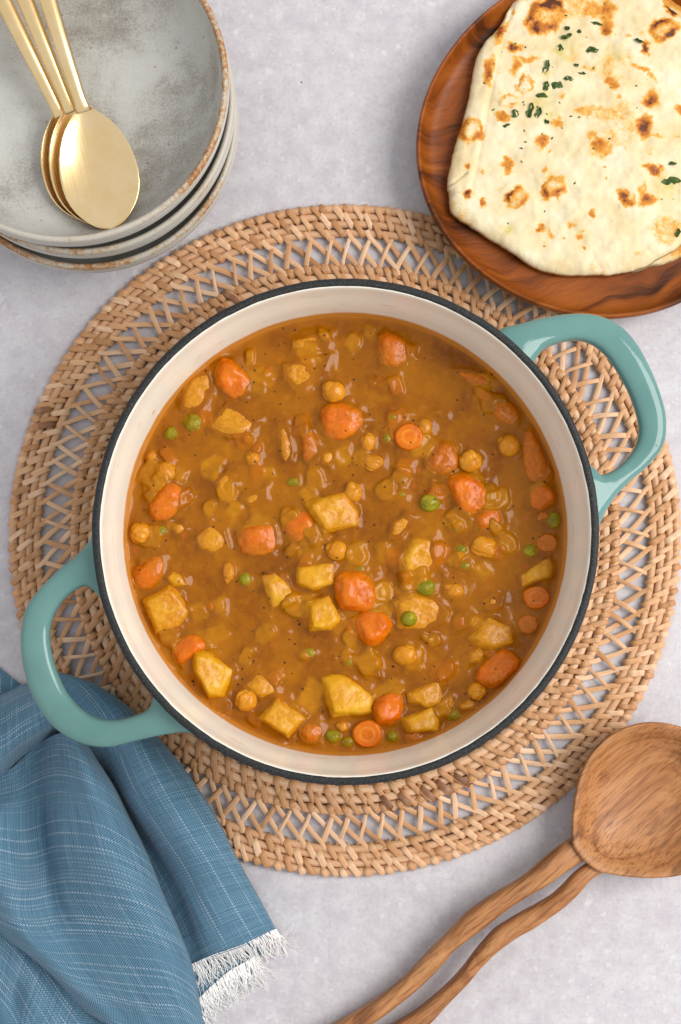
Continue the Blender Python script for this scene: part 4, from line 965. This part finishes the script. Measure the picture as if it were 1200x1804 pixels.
HERBS = [(718,122,11,9,'dark parsley flake at the top of the flake trail on the bread'),(716,156,24,11,'long parsley flake just under the topmost flake of the trail'),(690,202,11,15,'small upright parsley flake left of a thin brown curl'),(842,100,26,9,'slender parsley flake on the large charred spot near the bread top'),
 (770,133,10,9,'square parsley flake between the trail and the large charred spot'),(825,213,26,14,'broad parsley flake alone right of the upper trail'),(1022,175,19,7,'thin parsley flake near the reddish char spot at upper right'),(630,285,13,32,'tall parsley flake in the middle of the trail'),
 (628,365,16,22,'slanted parsley flake above the largest flake cluster'),(677,362,24,22,'largest crumpled parsley flake right of the trail'),(612,404,25,13,'flat parsley flake below the slanted one'),(725,333,20,12,'curled parsley flake right of the largest flake'),(563,467,15,32,'long dark parsley flake at the lower end of the trail'),
 (597,478,12,24,'pale green parsley flake beside the long dark one'),(498,480,17,18,'ragged parsley flake left of the trail end'),(462,530,17,7,'small parsley flake on a golden char patch at left'),(1160,765,42,20,'big leafy parsley piece at the edge of view on the right'),(1165,692,17,9,'parsley flake above the big leafy piece'),
 (632,517,10,10,'tiny parsley flake below the trail, beside a char spot'),(1186,985,10,18,'parsley flake on the oily spot near the lower right bread edge'),(757,278,9,9,'tiny parsley flake between the trail and the broad flake'),(780,312,16,8,'thin curved parsley flake right of the trail')]

def bread(outline, zb, th, name, label, detail, seed):
    zm = zb + th
    B = closed_curve([at(x, y, zm)[:2] for x, y in outline], 620 if detail else 240)
    nseg = len(B); c = B.mean(0); rings = 150 if detail else 30
    # ragged edge
    rn = 1 + 0.004 * vnoise(B, 180, seed) + 0.002 * vnoise(B, 520, seed + 1)
    B = c + (B - c) * rn[:, None]
    s = np.concatenate([1 - np.linspace(0, 1, rings) ** 1.0])
    V2 = c + (B[:, None] - c) * s[None, :, None]; P = V2.reshape(-1, 2)
    S_ = np.repeat(s[None, :], nseg, 0).ravel(); Rr = np.linalg.norm(B - c, axis=1); dist = (1 - S_) * np.repeat(Rr, rings)
    edge = th * np.sqrt(np.clip(1 - (1 - np.clip(dist / 0.0065, 0, 1)) ** 2, 0, 1))
    z = edge + 0.0010 * fbm(P, 42, 3, seed) + 0.00045 * fbm(P, 170, 2, seed + 5)
    # photo position of each vertex (for the marks that belong to this bread)
    D = np.c_[P, np.full(len(P), zm)] - CAM; ct, st = math.cos(TILT), math.sin(TILT)
    y_, z_ = D[:, 1] * ct + D[:, 2] * st, -D[:, 1] * st + D[:, 2] * ct
    ux, uy = 600 + FPX * D[:, 0] / -z_, 902 - FPX * y_ / -z_
    qx, qy = (ux - 700) * 2.4, uy * 2.4
    char = np.zeros(len(P)); oilv = np.zeros(len(P))
    if detail:
        wx = 13 * vnoise(P, 210, 31) + 7 * vnoise(P, 600, 33); wy = 13 * vnoise(P, 210, 32) + 7 * vnoise(P, 600, 34)
        for x, y, rx, ry, tn, st_, ring in CHAR:
            a = R(tn); dx, dy = qx + wx - x, qy + wy - y; X = (dx * math.cos(a) + dy * math.sin(a)) / (rx * 1.36); Y = (-dx * math.sin(a) + dy * math.cos(a)) / (ry * 1.36)
            d = np.sqrt(X * X + Y * Y)
            val = st_ * (np.exp(-((d - 0.66) / 0.30) ** 2) * (0.80 + 0.32 * np.sin(2.3 * np.arctan2(Y, X) + x)) + 0.34 * st_ * np.exp(-(d / 0.8) ** 4) if ring else np.exp(-(d / 0.78) ** 3.2))
            if ring: z -= 0; z += 0.0009 * np.exp(-(d / 0.7) ** 4)
            char = np.maximum(char, val * (0.82 + 0.3 * vnoise(P, 130, 41)))
        char = np.maximum(char, 0.34 * smoothstep(fbm(P, 38, 3, 91), 0.25, 1.1))
        for x, y, r in OILP: oilv = np.maximum(oilv, np.exp(-(((qx - x) ** 2 + (qy - y) ** 2) / (r * r))) * (0.8 + 0.4 * vnoise(P, 250, 43)))
        # ridge of the fold that runs down the left side, and a short tear
        fx = np.interp(qy, [-50, 0, 240, 470, 700, 800], [520, 490, 420, 372, 330, 305]); m = (qy < 830)
        dd = qx - fx
        z += m * (0.0011 * np.exp(-((dd + 12) / 22) ** 2) - 0.0007 * np.exp(-((dd - 6) / 10) ** 2) + 0.0012 * (dd < 0) * np.clip(-dd / 60, 0, 1))
        tx = np.interp(qy, [750, 770, 790, 806], [286, 262, 236, 206]); tear = np.exp(-((qx - tx) / 5.0) ** 2) * (qy > 748) * (qy < 808)
        z -= 0.0022 * tear
        z += 0.0011 * np.exp(-(((qx - 790) / 70) ** 2 + ((qy - 825) / 28) ** 2)) + 0.0012 * np.exp(-(((qx - 980) / 200) ** 2 + ((qy - 560) / 300) ** 2))
        # thin blister line on the right
        z += 0.0006 * np.exp(-((qy - (905 + 25 * np.sin(qx / 90))) / 9) ** 2) * (qx > 930) * (qx < 1060)
    else:
        char = np.clip(0.85 * np.exp(-((dist - 0.006) / 0.006) ** 2) * (0.6 + 0.8 * vnoise(P, 60, seed)), 0, 1)
    zz = zb + z + tilt_z(P[:, 0], P[:, 1]); v = np.c_[P, zz].reshape(nseg, rings, 3)
    under = v[:, :2].copy(); under[:, 0, 2] = zb + tilt_z(B[:, 0], B[:, 1]) + 0.0002
    k = len(v.reshape(-1, 3)); f = grid_faces(nseg, rings, True, False)
    # underside
    ub = np.c_[c + (B - c) * 0.985, zb + tilt_z(B[:, 0], B[:, 1])]; uc = np.array([[c[0], c[1], zb + tilt_z(c[0], c[1])]])
    allv = np.vstack([v.reshape(-1, 3), ub, uc]); fl = [tuple(q) for q in f]
    for i in range(nseg):
        j = (i + 1) % nseg; fl.append((i * rings, k + i, k + j, j * rings)); fl.append((k + i, k + nseg, k + j))
    pad = np.zeros(nseg + 1)
    o = obj(name, allv, fl, M_BREAD, None, True, {'char': np.r_[char, pad], 'oil': np.r_[oilv, pad]})
    tag(o, label, 'bread', 'flatbreads on the wooden plate')
    return (lambda x, y: None), (qx, qy, zz)
BR1 = [(908,-5),(880,48),(852,80),(836,115),(824,180),(803,255),(789,312),(787,338),(790,345),(793,378),(822,402),(870,432),(930,470),(960,483),(1000,489),(1080,487),(1122,478),(1165,455),(1205,428),(1260,360),(1290,270),(1295,180),(1270,90),(1225,40),(1196,22),(1172,2),(1165,-20),(1100,-60),(1000,-60),(935,-40)]
BR2 = [(890,120),(870,250),(930,380),(1020,450),(1100,483),(1145,476),(1190,463),(1240,430),(1300,360),(1325,260),(1310,150),(1250,30),(1130,-35),(980,-20)]
bread(BR2, 0.0062, 0.0042, 'flatbread', 'lower flatbread, only its browned edge showing under the top one', False, 70)
_, (hx, hy, hz) = bread(BR1, 0.0102, 0.0044, 'flatbread', 'upper flatbread with charred spots and parsley, folded along one side', True, 50)

def leaf_mesh(a, b, seed):
    rr = random.Random(seed); n, k = 7, 4; vs = []; w = [0.35, 0.8, 1.0, 0.75, 0.95, 0.6, 0.12]
    for i in range(n):
        for j in range(k):
            x = (i / (n - 1) - 0.5) * 2 * a; y = (j / (k - 1) - 0.5) * 2 * b * w[i] * rr.uniform(0.7, 1.25)
            vs.append((x, y + 0.25 * b * math.sin(i * 1.3 + seed), 0.0006 + rr.uniform(-1, 1) * 0.00035 + 0.0005 * math.cos(j * 2.0 + seed)))
    me = make_mesh('parsley_flake', vs, grid_faces(n, k), M_HERB, False)
    bm = bmesh.new(); bm.from_mesh(me); r = bmesh.ops.solidify(bm, geom=bm.faces[:], thickness=0.00018); bm.to_mesh(me); bm.free()
    return me
def bread_z(x, y): return hz[np.argmin((hx - x) ** 2 + (hy - y) ** 2)]
for i, (x, y, w, h, lb) in enumerate(HERBS):
    z = bread_z(x, y); p = at(700 + x / 2.4, y / 2.4, z); sc = 0.85 / FPX / 2.4
    a, b = max(w, h) * sc, min(w, h) * sc * 0.9; rot = (0 if w >= h else math.pi / 2) + random.uniform(-0.45, 0.45)
    o = link('parsley_flake', leaf_mesh(a, b, i), None, tuple(p)); o.rotation_euler = (0, 0, rot); tag(o, lb, 'herb', 'parsley flakes on the upper flatbread')
vs, fs = [], []
for i in range(46):
    x, y = (random.gauss(680, 180), random.gauss(300, 190)) if i < 26 else (random.uniform(380, 1180), random.uniform(60, 1050))
    if i >= 40: x, y = random.gauss(1140, 30), random.gauss(800, 30)
    if x > 1230 or x < 320 or y < 10 or y > 1080: continue
    p = at(700 + x / 2.4, y / 2.4, bread_z(x, y)); s = random.uniform(0.0003, 0.0008); a = random.uniform(0, 6.28)
    b = len(vs) * 5
    q = np.array([(1.6, 0, 0.2), (0, 0.7, 0.5), (-1.5, 0.1, 0.2), (0.1, -0.7, 0.4), (0, 0, 1.0)]) * s
    c_, s_ = math.cos(a), math.sin(a); q = np.c_[q[:, 0] * c_ - q[:, 1] * s_, q[:, 0] * s_ + q[:, 1] * c_, q[:, 2]]
    vs.append(q + p); fs += [(b, b + 1, b + 4), (b + 1, b + 2, b + 4), (b + 2, b + 3, b + 4), (b + 3, b, b + 4)]
o = obj('herb_crumbs', np.vstack(vs), fs, M_HERB, None, False); o['kind'] = 'stuff'; o['label'] = 'tiny scattered parsley crumbs on the upper flatbread'

# ------------------------------------------------------------------ carved serving spoon
sp = thing('serving_spoon', 'large carved wooden serving spoon with a split handle, its bowl on the placemat edge', 'spoon', tuple(at(1140, 1410, 0.012)))
HO = [(1007,1452),(1010,1415),(1018,1376),(1034,1338),(1060,1306),(1096,1283),(1142,1272),(1196,1279),(1246,1306),(1280,1352),(1294,1410),(1284,1468),(1252,1512),(1205,1540),(1155,1547),(1108,1545),(1075,1540),(1050,1533),(1024,1512),(1008,1486)]
zrim = 0.026
ho = closed_curve([at(x, y, zrim)[:2] for x, y in HO], 200); hc = at(1150, 1408, zrim)[:2]
topp = catmull(np.array([(1.0, .0), (.985, .0012), (.960, .0012), (.920, .0003), (.86, -.0022), (.78, -.0062), (.62, -.0112), (.4, -.0142), (.2, -.0152), (0, -.0155)]), 40)
bott = catmull(np.array([(1.0, .0), (.985, -.0030), (.92, -.0085), (.78, -.0150), (.55, -.0190), (0, -.0200)]), 24)
vv = np.concatenate([np.concatenate([hc + (ho[:, None] - hc) * t[None, :, :1], np.repeat(t[None, :, 1:], len(ho), 0)], 2) for t in (bott[::-1], topp[1:])], 1)
nn = vv.shape[1]; vv = vv.reshape(-1, 3); vv[:, 2] += zrim
obj('spoon_head', vv, grid_faces(len(ho), nn, True, False), M_SPOON, sp)
TU = [(1016,1452,1046,1500),(1007,1474,1036,1511),(980,1493,1014,1524),(950,1518,986,1543),(925,1540,962,1560),(900,1557,936,1574),(875,1571,906,1593),(848,1588,876,1615),(820,1609,850,1636),(790,1640,822,1656),(762,1668,798,1676),(732,1700,774,1704),(700,1731,742,1736),(650,1767,702,1769),(600,1797,655,1804),(500,1852,555,1872)]
TL = [(1052,1498,1080,1534),(1040,1515,1060,1538),(1012,1537,1040,1550),(992,1558,1018,1575),(972,1576,994,1597),(948,1591,966,1617),(922,1605,936,1637),(898,1619,910,1651),(872,1636,880,1673),(852,1657,858,1693),(836,1676,842,1710),(818,1700,824,1732),(800,1721,806,1750),(775,1745,785,1772),(735,1778,758,1802),(695,1803,722,1832),(620,1850,650,1888)]
hz_ = lambda t: float(np.interp(t, [0, .10, .2, .5, .8, 1], [.0185, .0205, .0205, .0180, .0120, .0085])); hh_ = lambda t: float(np.interp(t, [0, .15, .3, 1], [.0030, .0048, .0060, .0058]))
for T in (TU, TL):
    v, f, a = sweep_pairs(T, 0.02, 0.006, 80, 20, 3.2, hz_, hh_); obj('handle_prong', v, f, M_SPOON, sp)

# ------------------------------------------------------------------ napkin
napkin = thing('cloth_napkin', 'crumpled blue chambray napkin with white stripes and a frayed white end', 'napkin', tuple(at(220, 1500, 0.0)))
def on_mat(p): return 0.0072 * smoothstep(0.193 - math.hypot(p[0] - MC[0], p[1] - MC[1]), -0.006, 0.004)
def sheet(rows, nu, nv, seed, wr=0.0008, voff=0.0, uoff=0.0, swap=False, shear=0.0):
    G = np.array([[(*at(x, y, h * 0.001)[:2], h * 0.001) for x, y, h in row] for row in rows])
    G = np.array([[(p[0], p[1], p[2] + on_mat(p)) for p in row] for row in G])
    A = np.stack([catmull(G[i], nv) for i in range(G.shape[0])])              # (ru, nv, 3)
    F = np.stack([catmull(A[:, j], nu) for j in range(nv)], 1)                # (nu, nv, 3)
    nu_, nv_ = F.shape[:2]
    du = np.linalg.norm(np.diff(F, axis=0), axis=2); dv = np.linalg.norm(np.diff(F, axis=1), axis=2)
    cu = np.concatenate([np.zeros((1, nv_)), np.cumsum(du, 0)]); cv = np.concatenate([np.zeros((nu_, 1)), np.cumsum(dv, 1)], 1)
    cu = cu - cu[:, nv_ // 2:nv_ // 2 + 1] * 0; 
    cvl = np.linspace(0, 1, nv_)[None, :] * cv[:, -1].mean() * 0.75 + cv * 0.25
    cul = np.linspace(0, 1, nu_)[:, None] * cu[-1].mean() * 0.75 + cu * 0.25
    P = F.reshape(-1, 3)
    uv = np.c_[cul.ravel(), cvl.ravel()]
    P[:, 2] += wr * fbm(np.c_[uv[:, 0] * 0.35, uv[:, 1]] + seed, 60, 3, seed) + 0.0001 * vnoise(uv, 900, seed)
    P[:, 2] = np.maximum(P[:, 2], 0.0006)
    a = {'cu': cul.ravel() + uoff, 'cv': cvl.ravel() + voff}
    if swap: a = {'cu': a['cv'], 'cv': a['cu'] + shear * a['cv'] + 0.004 * np.sin(a['cv'] * 60)}
    me = make_mesh('fold', P - np.array(napkin.location), grid_faces(nu_, nv_, flip=True), M_CLOTH, True, a)
    o = link('fold', me, napkin)
    return o, F
RIGHT = [[(70,1236,8),(86,1208,9),(98,1192,11),(112,1184,10),(126,1188,6),(134,1196,2)],
 [(84,1275,7),(112,1245,13),(140,1216,17),(165,1203,15),(190,1214,8),(198,1222,2)],
 [(120,1320,5),(148,1300,11),(180,1268,19),(215,1248,18),(243,1256,9),(250,1264,2)],
 [(150,1375,2),(182,1352,3),(204,1330,16),(246,1312,23),(288,1308,12),(296,1314,2)],
 [(180,1440,2),(214,1414,2),(234,1400,14),(280,1378,22),(332,1366,12),(340,1370,2)],
 [(218,1510,1.5),(256,1482,1.5),(274,1464,13),(322,1450,19),(378,1438,11),(386,1441,2)],
 [(255,1585,1.5),(298,1552,1.5),(314,1535,12),(362,1522,17),(414,1510,9),(422,1512,1)],
 [(290,1655,1.5),(330,1624,1.5),(347,1607,11),(396,1594,14),(450,1582,8),(458,1584,1)],
 [(318,1712,1.5),(346,1698,2.5),(381,1683,9),(430,1666,9),(480,1642,5),(489,1642,1)]]
CENTER = [[(-40,1392,8),(22,1352,8),(66,1312,8),(102,1292,17),(130,1290,25),(150,1296,16),(157,1304,3)],
 [(-40,1415,12),(22,1385,10),(62,1352,5),(100,1330,20),(142,1322,30),(168,1330,19),(177,1338,3)],
 [(-40,1450,20),(20,1425,15),(66,1402,4),(104,1385,20),(156,1372,33),(196,1376,21),(206,1384,3)],
 [(-40,1500,25),(20,1482,20),(70,1462,4),(108,1442,19),(170,1428,33),(220,1432,19),(230,1440,3)],
 [(-40,1560,24),(24,1548,24),(78,1532,6),(118,1514,18),(194,1498,31),(252,1502,18),(262,1510,2)],
 [(-40,1602,8),(22,1602,21),(86,1590,10),(138,1580,18),(220,1568,28),(278,1568,16),(288,1576,2)],
 [(-10,1640,3),(42,1650,19),(108,1648,13),(172,1647,18),(254,1638,24),(308,1636,13),(318,1642,2)],
 [(40,1680,2),(85,1694,17),(146,1704,14),(210,1708,17),(284,1702,20),(331,1700,11),(341,1706,1.5)],
 [(92,1722,2),(130,1742,15),(188,1760,14),(248,1772,16),(310,1766,16),(345,1764,9),(354,1768,1.5)],
 [(150,1782,2),(190,1806,12),(240,1830,13),(292,1846,14),(338,1840,11),(360,1838,6),(367,1842,1.5)]]
UNDER = [[(-50,1575,2),(10,1625,2),(60,1676,2),(110,1726,2),(165,1782,2),(230,1850,1.5)],
 [(-50,1622,10),(0,1668,7),(42,1714,9),(88,1766,7),(140,1822,6),(200,1880,3)],
 [(-50,1680,5),(-12,1716,11),(25,1762,4),(66,1806,10),(110,1856,6),(160,1910,3)],
 [(-50,1740,11),(-22,1768,5),(10,1806,10),(48,1846,5),(90,1896,5),(130,1940,3)],
 [(-60,1800,4),(-40,1826,8),(-10,1850,5),(28,1890,6),(66,1930,5),(100,1980,3)]]
ROLL = [[(-50,1228,3),(-50,1248,17),(-50,1290,26),(-50,1335,24),(-50,1375,12),(-50,1392,4)],
 [(0,1222,3),(0,1240,18),(0,1282,28),(0,1328,25),(0,1362,12),(0,1372,4)],
 [(32,1208,3),(34,1224,18),(36,1258,29),(38,1302,25),(40,1326,11),(42,1334,4)],
 [(62,1200,3),(66,1212,17),(72,1240,27),(80,1276,23),(84,1298,11),(86,1306,4)],
 [(84,1196,3),(92,1204,15),(102,1226,23),(110,1254,20),(114,1274,10),(116,1284,4)],
 [(98,1190,3),(110,1198,12),(124,1215,17),(134,1240,15),(138,1258,8),(140,1268,3)]]
BACK = [[(-50,1130,1),(0,1176,2),(30,1200,2),(48,1216,1)],[(-50,1165,6),(0,1198,6),(24,1214,4),(40,1226,1)],[(-50,1215,3),(0,1230,3),(20,1236,2),(34,1242,1)],[(-50,1260,2),(0,1262,2),(20,1262,2),(34,1262,1)]]
LOWER = [[(300,1668,1),(330,1650,1.5),(370,1630,2),(405,1615,2),(430,1605,1)],[(322,1720,1),(352,1690,1.5),(390,1664,2),(420,1650,2),(446,1640,1)],[(342,1772,.8),(372,1742,1.2),(402,1716,1.5),(432,1698,1.5),(460,1682,.8)]]
RIGHT = [[(x, y, h * (1.55 if h > 7 else 1)) for x, y, h in r] for r in RIGHT]
CENTER = [[(x, y, h * (1.25 if h > 12 else 1)) for x, y, h in r] for r in CENTER]
ROLL = [[(x, y, h * (1.35 if h > 12 else 1)) for x, y, h in r] for r in ROLL]
sheet(BACK, 30, 30, 3, 0.0005, 0.11)
_, FL = sheet(LOWER, 40, 40, 5, 0.0003, 0.23)
sheet(UNDER, 110, 110, 7, 0.0012, 0.31, swap=True)
_, FR = sheet(RIGHT, 170, 120, 11, 0.0006, 0.05)
sheet(CENTER, 180, 150, 13, 0.0009, 0.47, swap=True, shear=-0.33)
sheet(ROLL, 90, 90, 17, 0.0006, 0.71)

def fringe(edge, dirpx, n, lmin, lmax, seed):
    """frayed yarns along the end of the cloth"""
    rr = random.Random(seed); vs, fs = [], []; E = np.asarray(edge); b = 0
    dvec = at(*dirpx[1], 0) - at(*dirpx[0], 0); dvec[2] = 0; dvec /= np.linalg.norm(dvec); side = np.array([-dvec[1], dvec[0], 0])
    clump = [rr.uniform(-1, 1) for _ in range(n // 5 + 3)]
    for i in range(n):
        t = (i + rr.uniform(-0.3, 0.3)) / n; k = min(max(t, 0), 0.999) * (len(E) - 1); q = int(k); p0 = E[q] + (E[min(q + 1, len(E) - 1)] - E[q]) * (k - q)
        L = rr.uniform(lmin, lmax); ph = rr.uniform(0, 6.28); sw = rr.gauss(0, 0.16) + 0.38 * clump[i // 5]; m = 8; r = rr.uniform(0.00020, 0.00032)
        curl = rr.gauss(0, 0.5)
        for j in range(m):
            s = j / (m - 1); ang = sw * s + curl * s * s; 
            p = p0 - dvec * 0.0012 + (dvec * math.cos(ang) + side * math.sin(ang)) * L * s + side * 0.0006 * math.sin(ph + 5 * s)
            z0 = p0[2] * (1 - s) ** 2 + 0.0007 + 0.0012 * abs(math.sin(ph + 3 * s)) * s + rr.uniform(0, 0.0008); p = np.array([p[0], p[1], max(z0, 0.0005)])
            rad_ = r * (1 - 0.5 * s)
            for c in range(4): a = math.pi / 2 * c; vs.append(p + side * rad_ * math.cos(a) + np.array([0, 0, 1]) * rad_ * math.sin(a))
        for j in range(m - 1):
            for c in range(4): fs.append((b + j * 4 + c, b + j * 4 + (c + 1) % 4, b + (j + 1) * 4 + (c + 1) % 4, b + (j + 1) * 4 + c))
        b += m * 4
    o = obj('fringe', np.array(vs), fs, M_YARN, napkin); o['kind'] = 'stuff'
ed = FR[-1]; fringe(ed[16:108], ((400, 1640), (428, 1696)), 210, 0.012, 0.0185, 1)
fringe(FL[-1][:38], ((380, 1700), (402, 1752)), 190, 0.013, 0.0195, 2)
